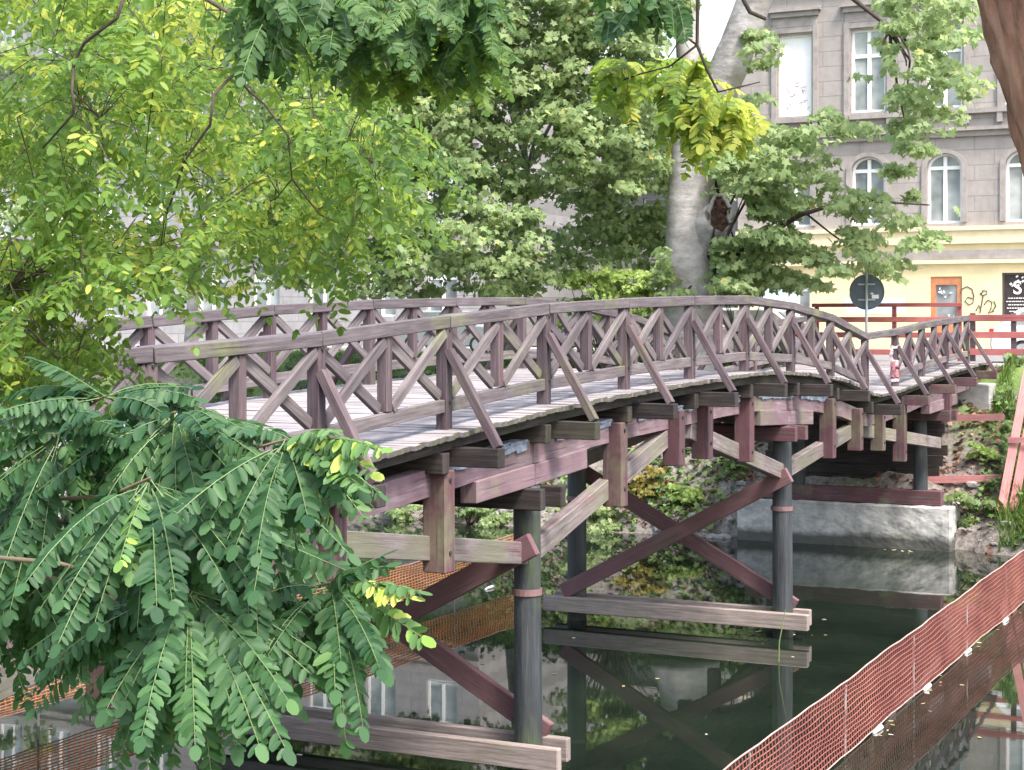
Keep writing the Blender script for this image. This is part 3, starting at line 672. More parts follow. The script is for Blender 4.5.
# trim
def band(za, zb, pr, m, nm, xa=X0, xb=X1, parent=hb): MB().box(xa - 0.03, xb, YF - pr, YF - 0.003, za, zb).build(nm, m, parent)
band(7.72, 8.16, 0.10, M['yellow_trim'], 'string_course'); band(8.163, 8.30, 0.18, M['yellow_trim'], 'string_course')
band(7.05, 7.18, 0.14, M['yellow_trim'], 'string_course'); band(7.2, 7.5, 0.05, M['trim'], 'string_course')
band(11.32, 11.5, 0.12, M['trim'], 'cornice'); band(11.503, 11.62, 0.24, M['trim'], 'cornice'); band(12.08, 12.24, 0.17, M['trim'], 'sill_band')
band(16.75, 17.0, 0.2, M['trim'], 'cornice'); band(20.5, 21.1, 0.5, M['trim'], 'cornice')
for k, x in enumerate(wx):
    h = MB(); h.box(x - 0.95, x + 0.95, YF - .26, YF - .003, 15.98, 16.1); h.box(x - 0.85, x + .85, YF - .16, YF - .003, 15.80, 15.977); h.box(x - 0.80, x + .80, YF - .06, YF - .003, 15.45, 15.797)
    h.build('window_hood', M['trim'], hb)
    h = MB(); h.box(x - 0.84, x - 0.66, YF - .075, YF - .003, 12.243, 15.447); h.box(x + 0.66, x + .84, YF - .075, YF - .003, 12.243, 15.447); h.box(x - .66, x + .66, YF - .055, YF - .003, 15.25, 15.44)
    h.build('window_surround', M['trim'], hb)
    for e in (-.75, .75): MB().box(x + e - .09, x + e + .09, YF - .15, YF - .003, 11.75, 12.077).build('sill_bracket', M['trim'], hb)
    po = arch_pts(x, 1.52, 10.78 - .58 * .82); pi = arch_pts(x, 1.18, 10.78 - .58 * .82); h = MB()
    for q in range(len(po) - 1):
        h.prism([(po[q][0], YF - .003, po[q][1]), (po[q + 1][0], YF - .003, po[q + 1][1]), (pi[q + 1][0], YF - .003, pi[q + 1][1]), (pi[q][0], YF - .003, pi[q][1])], (0, -.06, 0))
    h.box(x - .76, x - .59, YF - .06, YF - .003, 8.45, 10.78 - .58 * .82); h.box(x + .59, x + .76, YF - .06, YF - .003, 8.45, 10.78 - .58 * .82)
    h.build('window_surround', M['trim'], hb)
# door
d = MB(); d.box(door_x - .53, door_x - .36, YF + .03, YF + .2, 4.14, 6.62); d.box(door_x + .36, door_x + .53, YF + .03, YF + .2, 4.14, 6.62); d.box(door_x - .36, door_x + .36, YF + .03, YF + .2, 6.34, 6.62); d.box(door_x - .36, door_x + .36, YF + .06, YF + .16, 4.14, 5.0)
dd = d.build('door', M['orange_frame'], hb); MB().box(door_x - .36, door_x + .36, YF + .1, YF + .12, 5.0, 6.34).build('pane', M['glass'], dd)
st = MB()
for q in range(12): 
    x = door_x + random.uniform(-.28, .28); z = random.uniform(5.1, 6.25); st.tube([(x, YF + .09, z), (x + random.uniform(-.05, .05), YF + .09, z + random.uniform(-.04, .05))], random.uniform(.02, .06), 7)
st.build('sticker', M['white_text'], dd)
# shop window with lettering
for sx_ in (shop_x, shop_x + 2.7):
    w_ = MB(); w_.box(sx_ - .65, sx_ - .58, YF + .05, YF + .14, 5.05, 6.72); w_.box(sx_ + .58, sx_ + .65, YF + .05, YF + .14, 5.05, 6.72); w_.box(sx_ - .58, sx_ + .58, YF + .05, YF + .14, 6.65, 6.72); w_.box(sx_ - .58, sx_ + .58, YF + .05, YF + .14, 5.05, 5.12)
    wo = w_.build('shop_window', simple('dark_window_frame', (0.06, 0.05, 0.05), 0.5), hb); MB().box(sx_ - .58, sx_ + .58, YF + .09, YF + .10, 5.12, 6.65).build('pane', simple('dark_shop_glass', (0.05, 0.04, 0.045), 0.12, bmp=0), wo)
    if sx_ != shop_x: continue
    cu = bpy.data.curves.new('letter', 'FONT'); cu.body = 'S'; cu.size = 0.62; cu.extrude = 0.006; cu.offset = 0.012; cu.align_x = 'CENTER'
    tmp = bpy.data.objects.new('letter_curve', cu); col.objects.link(tmp); me_ = bpy.data.meshes.new_from_object(tmp.evaluated_get(bpy.context.evaluated_depsgraph_get())); bpy.data.objects.remove(tmp)
    t = bpy.data.objects.new('lettering', me_); t.rotation_euler = (math.pi / 2, 0, 0); link(t, wo); t.location = Vector((sx_ - .16, YF + .08, 6.02)) - origin_of(wo); me_.materials.clear(); me_.materials.append(M['white_text'])
    tl = MB()
    for q in range(6):
        z = 5.86 - q * .11; wv = (0.30, .36, .30, .34, .26, .2)[q]; x = sx_ - .16 - wv
        while x < sx_ - .16 + wv - .03:
            l = random.uniform(.04, .11); tl.box(x, min(x + l, sx_ - .16 + wv), YF + .078, YF + .087, z, z + .032); x += l + .025
    tl.build('small_print', M['white_text'], wo)
    fl = MB()
    for q in range(9):
        x = sx_ + random.uniform(-.55, .5); z = random.uniform(6.2, 6.58); fl.tube([(x, YF + .082, z), (x + .06, YF + .082, z + .05)], random.uniform(.02, .05), 5)
    fl.build('sticker', M['white_text'], wo)
# graffiti
g = MB()
def gl(pts, r=0.022): g.tube([Vector((ony(px, py, YF).x, YF - .006, ony(px, py, YF).z)) for px, py in pts], r, 5)
gl([(962, 305), (960, 296), (962, 289), (967, 286.5), (972, 289), (974, 296), (973, 303), (969, 305), (965, 301), (968, 297), (974, 299)])
gl([(981, 295), (983, 290.5), (987, 291), (987, 294), (983, 295.5), (980, 293)]); gl([(983, 296), (982, 303), (980, 313)]); gl([(984, 305), (988, 300), (992, 302), (991, 309), (988, 313), (994, 311)]); gl([(994, 301), (996, 306), (992, 312)]); gl([(976, 311), (979, 305), (981, 311)])
g.build('graffiti', M['graf'], hb)
MB().box(ony(845, 290, YF).x, ony(905, 290, YF).x, YF - .012, YF - .003, 5.35, 5.9).build('painted_patch', M['lightblue'], hb)
MB().box(ony(762, 290, YF).x, ony(800, 290, YF).x, YF - .014, YF - .003, 4.4, 6.6).build('painted_patch', M['lightblue'], hb)
MB().box(X0 + .5, X1 - .5, YF + 0.7, YF + 11.8, 4.1, 20.9).build('body', simple('dark_interior', (0.10, 0.10, 0.11), 0.9), hb)
r = MB(); r.prism([(X0 - .3, YF - .5, 21.1), (X0 - .3, YF + 12.4, 21.1), (X0 - .3, YF + 6, 25.5)], (X1 - X0 + .6, 0, 0)); r.build('roof', M['roof_tile'], hb)
for xx in (X0, X1 - .4): MB().box(xx, xx + .4, YF + .402, YF + 11.9, 4.1, 21.0).build('wall', M['grey_stone'], hb)
# ---- left-hand building
hl = root('apartment_building', (-48, YF + 6, 4.1), 'long pale grey apartment house with many white windows behind the trees', 'building')
A0, A1 = -66.0, -30.0; lx = [A0 + 1.6 + 2.73 * k for k in range(13)]
rows = [(4.1, 8.3, 5.3, 7.5, False), (8.3, 12.1, 8.9, 11.3, False), (12.1, 16.4, 12.8, 15.3, False), (16.4, 20.0, 16.9, 19.2, False)]
for z0, z1, zb, zt, ar in rows:
    ops = [(x, 1.35, zb, zt, ar) for x in lx]
    wall_with(ops, A0, A1, z0, z1, YF, .4).build('wall', M['pale_stone'], hl)
    for o in ops: window(hl, *o, YF)
for za, zb, pr in ((7.9, 8.1, .2), (8.25, 8.5, .12), (11.95, 12.15, .2), (12.35, 12.5, .14), (16.2, 16.5, .25), (19.7, 20.2, .5)):
    MB().box(A0 - .03, A1 + .03, YF - pr, YF - .003, za, zb).build('cornice', M['trim'], hl)
MB().box(A0 + .5, A1 - .5, YF + .7, YF + 11.8, 4.1, 19.9).build('body', simple('dark_interior_left', (0.10, 0.10, 0.11), 0.9), hl)
r = MB(); r.prism([(A0 - .3, YF - .5, 20.2), (A0 - .3, YF + 12.4, 20.2), (A0 - .3, YF + 6, 24.0)], (A1 - A0 + .6, 0, 0)); r.build('roof', M['roof_tile'], hl)
for xx in (A0, A1 - .4): MB().box(xx, xx + .4, YF + .402, YF + 11.9, 4.1, 20.0).build('wall', M['pale_stone'], hl)

# ---- set-back house between the two
hr = root('apartment_building', (-27, 78, 4.1), 'low pale house set back in the gap between the two apartment houses', 'building')
rx_ = [-37 + 2.8 * k for k in range(8)]
for z0, z1, zb, zt in ((4.05, 8.0, 5.2, 7.3), (8.0, 11.6, 8.8, 10.8)):
    ops = [(x, 1.3, zb, zt, False) for x in rx_]; wall_with(ops, -39, -15.5, z0, z1, 73.0, .4).build('wall', M['pale_stone'], hr)
    for o in ops: window(hr, *o, 73.0)
MB().box(-38.5, -16, 73.7, 82, 4.05, 11.5).build('body', simple('dark_interior_rear', (0.10, 0.10, 0.11), 0.9), hr)
r = MB(); r.prism([(-39.3, 72.5, 11.6), (-39.3, 82.5, 11.6), (-39.3, 77.5, 14.2)], (24.1, 0, 0)); r.build('roof', M['roof_tile'], hr)

# ================================================================ STREET FURNITURE
fr = root('street_railing', (-2, 43.3, STREET), 'low dark red wooden street railing of three boards along the far bank', 'railing')
xa, xb = ony(968, 330, 43.3).x, ony(1200, 330, 43.3).x
for py in (318, 335, 352):
    z = ony(1000, py, 43.3).z; MB().beam((xa, 43.3, z), (xb, 43.3, z), 0.06, 0.16).build('rail', M['redfence'], fr, bev=0.006)
x = xa + 0.1
while x < xb: MB().box(x - .06, x + .06, 43.33, 43.45, STREET - .2, ony(1000, 313, 43.3).z).build('post', M['post'], fr); x += 1.0 if x < xa + .5 else 1.15
br = root('barrier_railing', (-9.5, 44.2, STREET), 'taller dark red barrier railing across the end of the bridge, before the round sign', 'railing')
xa, xb = ony(812, 330, 44.2).x, ony(962, 330, 44.2).x
for py in (305, 319.5, 335, 352):
    z = ony(890, py, 44.2).z; MB().beam((xa, 44.2, z), (xb, 44.2, z), 0.06, 0.10 if py < 310 else .14).build('rail', M['redfence'], br, bev=0.006)
for px in (816, 893.5, 959): 
    x = ony(px, 330, 44.2).x; MB().box(x - .05, x + .05, 44.24, 44.34, STREET - .2, ony(890, 304, 44.2).z).build('post', M['redfence'], br)
# round sign seen from behind
sp = ony(866.5, 292, 43.4)
sg = root('traffic_sign', (sp.x, sp.y, STREET), 'round traffic sign seen from its blue-grey back on a thin steel pole', 'traffic sign')
pts = [(sp.x + .45 * math.cos(2 * math.pi * k / 40), sp.y + .04, sp.z + .45 * math.sin(2 * math.pi * k / 40)) for k in range(40)]
MB().prism(pts, (0, .02, 0)).build('disc', M['sign_back'], sg)
rim = MB(); rim.tube([Vector((p[0], p[1] - .012, p[2])) for p in pts + pts[:1]], 0.014, 6); rim.build('rim', M['sign_back'], sg)
MB().tube([(sp.x, sp.y, STREET - .3), (sp.x, sp.y, sp.z + .5)], .036, 12).build('pole', M['galv'], sg, smooth=True)
for dzz in (-.2, .2): MB().box(sp.x - .22, sp.x + .22, sp.y + .0, sp.y + .038, sp.z + dzz - .02, sp.z + dzz + .02).build('bracket', M['galv'], sg)
MB().box(sp.x + .13, sp.x + .31, sp.y + .034, sp.y + .0395, sp.z - .17, sp.z - .07).build('sticker', M['white_text'], sg)
MB().box(sp.x + .10, sp.x + .17, sp.y + .034, sp.y + .0395, sp.z - .06, sp.z - .02).build('sticker', M['white_text'], sg)
# barrier tape knotted round the post beside the gap
tp = B(0, 9, 0.0)
bt = root('barrier_tape', (tp.x, tp.y, tp.z + .4), 'crumpled red and white barrier tape knotted round a railing post at the gap', 'barrier tape')
def wrap(z, m, hgt, s):
    t_ = MB(); n_ = 12; pts_ = []
    for k in range(n_ + 1):
        a_ = 2 * math.pi * k / n_; q_ = max(abs(math.cos(a_)), abs(math.sin(a_)))
        pts_.append(Vector((tp.x + .075 * math.cos(a_) / q_ * random.uniform(1, 1.12), tp.y + .075 * math.sin(a_) / q_ * random.uniform(1, 1.12), tp.z + z + s * math.sin(a_) + random.uniform(-.01, .01))))
    for p_, q_ in zip(pts_[:-1], pts_[1:]): t_.beam(p_, q_, .006, hgt * random.uniform(.8, 1.1))
    return t_.build('tape_loop', m, bt)
wrap(.80, M['cone_white'], .06, .02); wrap(.50, M['cone_white'], .10, .03); wrap(.42, M['cone'], .09, -.02); wrap(.30, M['cone'], .11, .03); wrap(.20, M['cone'], .07, -.02); wrap(.13, M['cone_white'], .06, .01)
for x_, m_, z0, z1 in ((-.05, M['cone_white'], .80, .48), (.0, M['cone'], .5, .16)):
    t_ = MB(); a_ = Vector((tp.x + x_, tp.y - .09, tp.z + z0))
    for k in range(6):
        b_ = Vector((tp.x + x_ + .02 * math.sin(k * 1.7), tp.y - .09 - .025 * math.sin(k), tp.z + z0 + (z1 - z0) * (k + 1) / 6)); t_.beam(a_, b_, .065, .004, up=(0.3 * math.sin(k), 1, 0)); a_ = b_
    t_.build('tape_tail', m_, bt)
# parked cars
def make_car(loc, paint, label, length=4.2, hgt=1.47, heading=1):
    rt = root('parked_car', loc, label, 'car', 'cars parked along the far street')
    L = length; s = heading; x0 = loc[0]; y0 = loc[1]; z0 = loc[2]; wd = 1.68
    def X(u): return x0 + s * (u - 0.5) * L
    low = [(0, .32), (0.005, .62), (.02, .84), (.06, .93), (.27, 1.0), (.80, .98), (.97, .92), (.995, .75), (1, .45), (.985, .28), (.87, .26), (.84, .45), (.80, .53), (.75, .45), (.73, .24), (.26, .24), (.24, .45), (.19, .53), (.14, .45), (.12, .26), (.02, .27)]
    b = MB(); b.prism([(X(u), y0 - wd / 2, z0 + z) for u, z in low], (0, wd, 0)); bd = b.build('body', paint, rt, bev=.05)
    cab = [(.25, .985), (.37, hgt - .03), (.43, hgt), (.74, hgt), (.83, hgt - .07), (.965, .955)]
    iw = wd - .22; c = MB(); c.prism([(X(u), y0 - iw / 2, z0 + z) for u, z in cab], (0, iw, 0)); c.build('cabin', paint, rt, bev=.05)
    for sd in (-1, 1):
        yy = y0 + sd * (iw / 2 + .004)
        for gl_ in ([(.29, 1.02), (.385, hgt - .1), (.555, hgt - .08), (.555, 1.01)], [(.58, 1.01), (.58, hgt - .08), (.74, hgt - .08), (.81, hgt - .14), (.88, 1.0)]):
            MB().prism([(X(u), yy, z0 + z) for u, z in gl_], (0, sd * .012, 0)).build('side_window', M['glass'], rt)
        for u in (.60,): MB().box(min(X(u), X(u + .04)), max(X(u), X(u + .04)), yy + (0.10 if sd > 0 else -.125), yy + (.125 if sd > 0 else -.1), z0 + .86, z0 + .89).build('door_handle', M['dark'], rt)
    ws = MB(); ws.poly([(X(.262), y0 - .66, z0 + 1.03), (X(.262), y0 + .66, z0 + 1.03), (X(.366), y0 + .6, z0 + hgt - .05), (X(.366), y0 - .6, z0 + hgt - .05)]); ws.build('windscreen', M['glass'], rt)
    rw = MB(); rw.poly([(X(.962), y0 - .6, z0 + 1.0), (X(.962), y0 + .6, z0 + 1.0), (X(.846), y0 + .55, z0 + hgt - .09), (X(.846), y0 - .55, z0 + hgt - .09)]); rw.build('rear_window', M['glass'], rt)
    for sd in (-1, 1):
        MB().box(min(X(.975), X(1.004)), max(X(.975), X(1.004)), y0 + sd * .68 - .16, y0 + sd * .68 + .165, z0 + .66, z0 + .9).build('tail_light', M['red_lens'], rt, bev=.02)
        MB().box(min(X(-.004), X(.03)), max(X(-.004), X(.03)), y0 + sd * .66 - .17, y0 + sd * .66 + .18, z0 + .6, z0 + .78).build('headlight', M['clear_lens'], rt, bev=.02)
        for u in (.19, .80):
            wy = y0 + sd * (wd / 2 - .1)
            t = MB().tube([(X(u), wy - .1, z0 + .31), (X(u), wy + .1, z0 + .31)], .31, 24).build('wheel', M['dark'], rt, bev=.02)
            MB().tube([(X(u), wy + sd * .095, z0 + .31), (X(u), wy + sd * .108, z0 + .31)], .2, 16).build('rim', M['galv'], t)
    return rt
make_car((ony(1078, 340, 46.2).x, 46.2, 4.008), M['white_paint'], 'white parked hatchback behind the low red railing at the right', heading=-1)
make_car((ony(735, 340, 46.6).x, 46.6, 4.008), M['grey_paint'], 'pale grey parked car seen through the bridge railing near its crest', heading=1)
make_car((ony(455, 340, 52.0).x, 52.0, 4.008), M['silver_paint'], 'silver parked car with red tail lights behind the bridge railing', heading=-1)
# ================================================================ TREES
def inpoly(px, py, poly):
    c = False; j = len(poly) - 1
    for i in range(len(poly)):
        (xi, yi), (xj, yj) = poly[i], poly[j]
        if (yi > py) != (yj > py) and px < (xj - xi) * (py - yi) / (yj - yi) + xi: c = not c
        j = i
    return c
def sample(poly, n, d0, d1):
    x0, x1 = min(p[0] for p in poly), max(p[0] for p in poly); y0, y1 = min(p[1] for p in poly), max(p[1] for p in poly); out = []
    while len(out) < n:
        x, y = random.uniform(x0, x1), random.uniform(y0, y1)
        if inpoly(x, y, poly): out.append(np.array(P(x, y, random.uniform(d0, d1))))
    return np.array(out)
def clump(cs, rad, per, flat=0.5):
    P_, N_ = [], []
    for c in cs:
        r = rad * random.uniform(0.65, 1.35); n = int(per * random.uniform(0.6, 1.4))
        u = nrm(rng.normal(size=(n, 3))); u[:, 2] = np.abs(u[:, 2]) * 0.9 - 0.25
        k = r * (rng.random((n, 1)) ** 0.45); tilt = rng.normal(size=3) * 0.18
        q = u * k * np.array([1, 1, flat]); q[:, 2] += q[:, 0] * tilt[0] + q[:, 1] * tilt[1]
        P_.append(c + q); N_.append(u * np.array([.8, .8, .5]) + np.array([.1, -0.30, 0.5]) + rng.normal(size=(n, 3)) * 0.55)
    return np.concatenate(P_), np.concatenate(N_)
def tinted(pts, n, amp=0.24, base=0.54):
    ph = np.sin(pts[:, 0] * 1.1 + 1.3 * np.sin(pts[:, 2] * .9)) * np.sin(pts[:, 2] * 1.4 + pts[:, 1] * .7)
    t = base + 0.12 * ph + rng.normal(size=n) * amp
    return np.where(rng.random(n) < 0.012, 1.0, np.minimum(t, 0.88))
def limb(mb, a, b, r0, r1, sag=0.1, n=7, k=7):
    a, b = Vector(a), Vector(b); L = (b - a).length; pts = []
    off = Vector((random.uniform(-1, 1), random.uniform(-1, 1), random.uniform(0, 1))) * L * sag
    for i in range(n):
        t = i / (n - 1); p = a.lerp(b, t) + off * math.sin(math.pi * t) + Vector((random.uniform(-1, 1), random.uniform(-1, 1), random.uniform(-1, 1))) * r0 * 0.5 * (0 < i < n - 1)
        pts.append(p)
    mb.tube(pts, [r0 + (r1 - r0) * i / (n - 1) for i in range(n)], k)
    return pts
# ---- bushy maple in the middle
b0 = ony(512, 330, 43.9); t = root('maple_tree', (b0.x, b0.y, STREET), 'broad bushy pale green maple standing beyond the bridge, left of the grey trunk', 'tree')
tr = MB(); top = Vector((b0.x + .3, b0.y + .4, 9.5))
tr.tube([(b0.x, b0.y, STREET - .4), (b0.x, b0.y, STREET + .4), (b0.x + .1, b0.y + .1, 6.5), tuple(top)], [.3, .2, .15, .1], 14)
poly = [(330, -70), (690, -70), (672, -40), (668, 30), (660, 90), (700, 130), (715, 200), (700, 266), (600, 268), (560, 274), (520, 300), (470, 300), (430, 298), (380, 296), (372, 240), (400, 190), (380, 120), (350, 60)]
cs = np.concatenate([sample(poly, 600, 42.0, 46.8), sample([(390, -60), (660, -60), (650, 150), (400, 150)], 170, 42.5, 46), sample([(330, -330), (690, -330), (690, -70), (330, -70)], 170, 45, 50), sample([(560, 100), (720, 110), (720, 270), (560, 270)], 130, 46.6, 49), sample([(255, 120), (370, 80), (370, 295), (250, 290)], 45, 43, 47)])
_x = np.array([CX + F * (c[0] * CT + c[1] * ST) / (-c[0] * ST + c[1] * CT) for c in cs]); _d = np.array([-c[0] * ST + c[1] * CT for c in cs]); _y = HY - F * (cs[:, 2] - CAMZ) / _d; cs = cs[((_x < 655) | (_d > 46.5)) & ((_x < 555) | (_y < 190) | (_d > 45.6))]
gaps = [(622, 22, 9), (478, 142, 7), (548, 130, 8), (600, 12, 9), (440, 3, 12), (500, 8, 7), (590, 70, 6)]
def clear(pts, gaps):
    q = []
    for c in pts:
        dx, dy, dz_ = c; Xc = dx * CT + dy * ST; Zc = -dx * ST + dy * CT; u = CX + F * Xc / Zc; v = HY - F * (dz_ - CAMZ) / Zc
        q.append(all((u - a) ** 2 + (v - b) ** 2 > r * r for a, b, r in gaps))
    return np.array(q)
pts, nn = clump(cs, 0.66, 66, .85); kp = clear(pts, gaps); pts, nn = pts[kp], nn[kp]
for c in cs[::75]: limb(tr, top if c[2] > 9 else (b0.x + .1, b0.y + .1, 6.6), c, .06, .015, .08)
scatter_leaves('crown', pts, nn, rng.uniform(0.11, 0.22, len(pts)), MAPLE, tinted(pts, len(pts)), M['maple_pale'], t)
tr.build('trunk', M['grey_bark'], t, smooth=True)
# ---- second maple further left
b0 = ony(190, 330, 43.6); t = root('maple_tree', (b0.x, b0.y, STREET), 'light green maple on the far bank at the left, seen through the locust leaves', 'tree')
tr = MB(); tr.tube([(b0.x, b0.y, STREET - .4), (b0.x, b0.y, STREET + .4), (b0.x + .1, b0.y + .1, 6.5), (b0.x + .2, b0.y + .2, 9.5)], [.3, .2, .16, .08], 12)
cs = np.concatenate([sample([(-30, -40), (400, -40), (400, 292), (300, 296), (230, 262), (200, 200), (130, 160), (60, 200), (40, 300), (-30, 300)], 250, 43, 47.5), sample([(230, 0), (400, 0), (400, 290), (260, 285)], 120, 43, 46.5)])
pts, nn = clump(cs, .66, 62, .85); kp = clear(pts, [(205, 95, 12), (268, 75, 14), (180, 130, 12), (20, 20, 22), (375, 270, 12), (320, 245, 9), (380, 5, 14)]); pts, nn = pts[kp], nn[kp]
scatter_leaves('crown', pts, nn, rng.uniform(.11, .22, len(pts)), MAPLE, tinted(pts, len(pts)), M['maple_pale'], t)
for c in cs[::40]: limb(tr, (b0.x + .1, b0.y + .1, 6.6), c, .05, .015, .08)
tr.build('trunk', M['grey_bark'], t, smooth=True)
# ---- big grey tree
b0 = P(690, 330, 44.5); t = root('plane_tree', (b0.x, b0.y, STREET), 'massive smooth grey trunk with a rotten knot hole, forking above, spreading maple-like leaves', 'tree')
def rtube(mb, keys, n=28, amp=0.03):
    """organic trunk: keys = (px,py,d,r)"""
    kp_ = [(P(a, b, d), r) for a, b, d, r in keys]; pts = []; rad = []
    for (p, r), (q, s) in zip(kp_[:-1], kp_[1:]):
        m_ = 6
        for i in range(m_): pts.append(p.lerp(q, i / m_)); rad.append((r + (s - r) * i / m_) * (1 + random.uniform(-amp, amp)))
    pts.append(kp_[-1][0]); rad.append(kp_[-1][1]); mb.tube(pts, rad, n)
tr = MB()
rtube(tr, [(685, 372, 44.5, .95), (687, 345, 44.5, .74), (690, 290, 44.5, .64), (690, 210, 44.5, .61), (694, 150, 44.5, .60), (704, 118, 44.4, .56), (722, 84, 44.2, .50), (740, 40, 44.0, .47), (758, -10, 43.8, .44), (790, -110, 43.5, .36)])
rtube(tr, [(697, 150, 44.6, .50), (692, 95, 44.9, .40), (688, 40, 45.1, .33), (680, -40, 45.4, .28), (672, -140, 45.6, .2)])
polyR1 = [(716, 128), (770, 112), (870, 118), (925, 140), (950, 185), (948, 235), (925, 262), (880, 278), (840, 292), (770, 285), (722, 296), (715, 250)]
polyR1b = [(716, 130), (780, 130), (800, 200), (800, 280), (740, 300), (716, 290)]
polyR2 = [(875, -10), (985, -10), (965, 40), (972, 110), (945, 150), (900, 145), (880, 100), (868, 70)]
polyR3 = [(742, 40), (768, 25), (768, 100), (752, 110)]
polyT = [(560, -190), (1000, -190), (1000, -60), (880, -30), (700, -30), (600, -40)]
c1 = np.concatenate([sample(polyR1, 92, 41.5, 45), sample(polyR1b, 56, 42.5, 45.5), sample([(660, 250), (745, 260), (745, 300), (665, 300)], 10, 43, 44)])
c2 = np.concatenate([sample(polyR2, 50, 39, 44), sample(polyR3, 5, 42, 44), sample(polyT, 18, 43, 48), sample([(560, -30), (690, -30), (668, 60), (640, 110), (600, 60)], 34, 44, 49)])
pts, nn = clump(np.concatenate([c1, c2]), 0.58, 66, .6)
kp = clear(pts, [(868, 178, 14), (940, 190, 20), (940, 215, 18), (706, 60, 14), (712, 30, 12), (700, 220, 22), (690, 180, 20), (724, 214, 25), (690, 260, 22), (867, 60, 17), (795, 75, 19), (905, 60, 12), (950, 95, 9), (925, 168, 10)]); pts, nn = pts[kp], nn[kp]
scatter_leaves('crown', pts, nn, rng.uniform(0.13, 0.25, len(pts)), MAPLE, tinted(pts, len(pts)), M['maple_pale'], t)
lm = MB()
for c in c1[::14]: limb(lm, P(706, random.choice((150, 272)), 44.3), c, .05, .012, .05)
main = [P(710, 268, 44.3), P(760, 240, 43.6), P(800, 215, 43.2), P(850, 200, 42.8), P(930, 205, 42.3)]; lm.tube(main, [.11, .08, .06, .04, .02], 8)
main = [P(770, -60, 43.7), P(830, -20, 42.6), P(880, 20, 42), P(910, 60, 41.6), P(905, 110, 41.4)]; lm.tube(main, [.12, .08, .05, .03, .015], 8)
for c in c2[:30:4]: limb(lm, P(890, 30, 41.9), c, .05, .015, .05)
lm.build('branch', M['twig'], t, smooth=True)
tk = tr.build('trunk', M['grey_bark'], t, smooth=True)
# rotten knot hole on the right flank
kc = P(719.5, 217, 43.86); dr = Vector((0.42, -0.90, 0.05)).normalized(); sx_ = dr.cross(Vector((0, 0, 1))).normalized(); uz = sx_.cross(dr).normalized()
st = MB(); st.tube([P(702, 262, 44.4), P(706, 244, 44.3), P(711, 226, 44.18), kc - dr * .10, kc - dr * .03], [.2, .44, .54, .46, .40], 20); st.build('knot', M['grey_bark'], t, smooth=True)
ell = [kc + sx_ * (.25 + .05 * math.sin(k * 1.9) + .03 * math.sin(k * 4.3)) * math.cos(2 * math.pi * k / 26) + uz * (.58 + .05 * math.sin(k * 2.7)) * math.sin(2 * math.pi * k / 26) for k in range(26)]
MB().tube(ell + ell[:1], .055, 10).build('knot_rim', M['grey_bark'], t, smooth=True)
w = MB(); w.prism(list(ell), dr * -.3)
for q in range(30):
    a = kc + sx_ * random.uniform(-.17, .17) + uz * random.uniform(-.42, .42); sz = random.uniform(.04, .09)
    w.tube([a - dr * .1, a - dr * .02, a + dr * .03, a + dr * .05], [sz * 1.3, sz * 1.2, sz * .9, sz * .3], 9)
w.build('rotten_core', M['wound'], t)

# ---- pinnate fronds
class Fronds:
    def __init__(s): s.L = []; s.T = []; s.st = MB()
    def frond(s, base, d, L, up, droop, npair, ll, tint, stalk=True, tv=0.13, wf=1.0, hang=0.18):
        base = np.array(base, float); d = np.array(d, float); up = np.array(up, float)
        ts = np.linspace(0.14, 1, npair); down = np.array([0, 0, -1.0])
        pos = base + np.outer(ts, d) * L + np.outer(ts ** 2, down) * droop * L
        tan = nrm(d[None] + 2 * np.outer(ts, down) * droop)
        sd = nrm(np.cross(tan, up[None])); u = np.cross(sd, tan)
        out = []
        prof_ = np.clip(0.72 + 0.7 * np.sin(np.pi * np.clip(ts, 0, 1) ** 0.8), .6, 1.15) * 0.9
        for sg in (-1, 1):
            jit = rng.normal(size=(npair, 3)) * 0.16
            ax = nrm(sd * sg * 0.9 + tan * 0.40 + down * hang + jit)
            no = u + rng.normal(size=(npair, 3)) * 0.36; no = nrm(no - ax * (no * ax).sum(1, keepdims=True)); w = np.cross(ax, no)
            l = (ll * prof_ * rng.uniform(.72, 1.15, npair))[:, None, None]
            sh = OVAL * np.array([wf, 1.0])
            out.append(pos[:, None] + l * (w[:, None] * sh[None, :, 0:1] + ax[:, None] * sh[None, :, 1:2] - no[:, None] * (0.16 * np.abs(sh[None, :, 0:1]) * -1 + 0.22 * sh[None, :, 1:2] ** 2)))
        ax = tan[-1]; no = u[-1]; w = sd[-1]; out.append((pos[-1] + ll * (np.outer(OVAL[:, 0], w) + np.outer(OVAL[:, 1], ax)))[None])
        V = np.concatenate(out); V = V[rng.random(len(V)) > .05]; s.L.append(V); s.T.append(np.clip(tint + rng.normal(size=len(V)) * tv, 0, 1))
        if stalk: 
            tt = np.linspace(0, 1, 6); pp = base + np.outer(tt, d) * L + np.outer(tt ** 2, down) * droop * L
            s.st.tube([tuple(p) for p in pp], [ll * .03] * 5 + [ll * .015], 4)
    def to(s, p0, p1, lift, up, ll, tint, npair=None, tv=.13, wf=1.0, hang=.18):
        p0, p1 = np.array(p0), np.array(p1); L = np.linalg.norm(p1 - p0); d = (p1 - p0) / L + np.array([0, 0, lift])
        s.frond(p0, d, L, up, lift, npair or max(5, int(L / (ll * 0.42))), ll, tint, tv=tv, wf=wf, hang=hang)
    def build(s, name, m, parent, stalkmat):
        V = np.concatenate(s.L); leafmesh(name, V, 8, [(0, 1, 2, 3, 4), (0, 4, 5, 6, 7)], np.concatenate(s.T), m, parent)
        if s.st.v: s.st.build('leaf_stalks', stalkmat, parent)
tocam = np.array([ST, -CT, 0.0])     # towards the viewer's bank
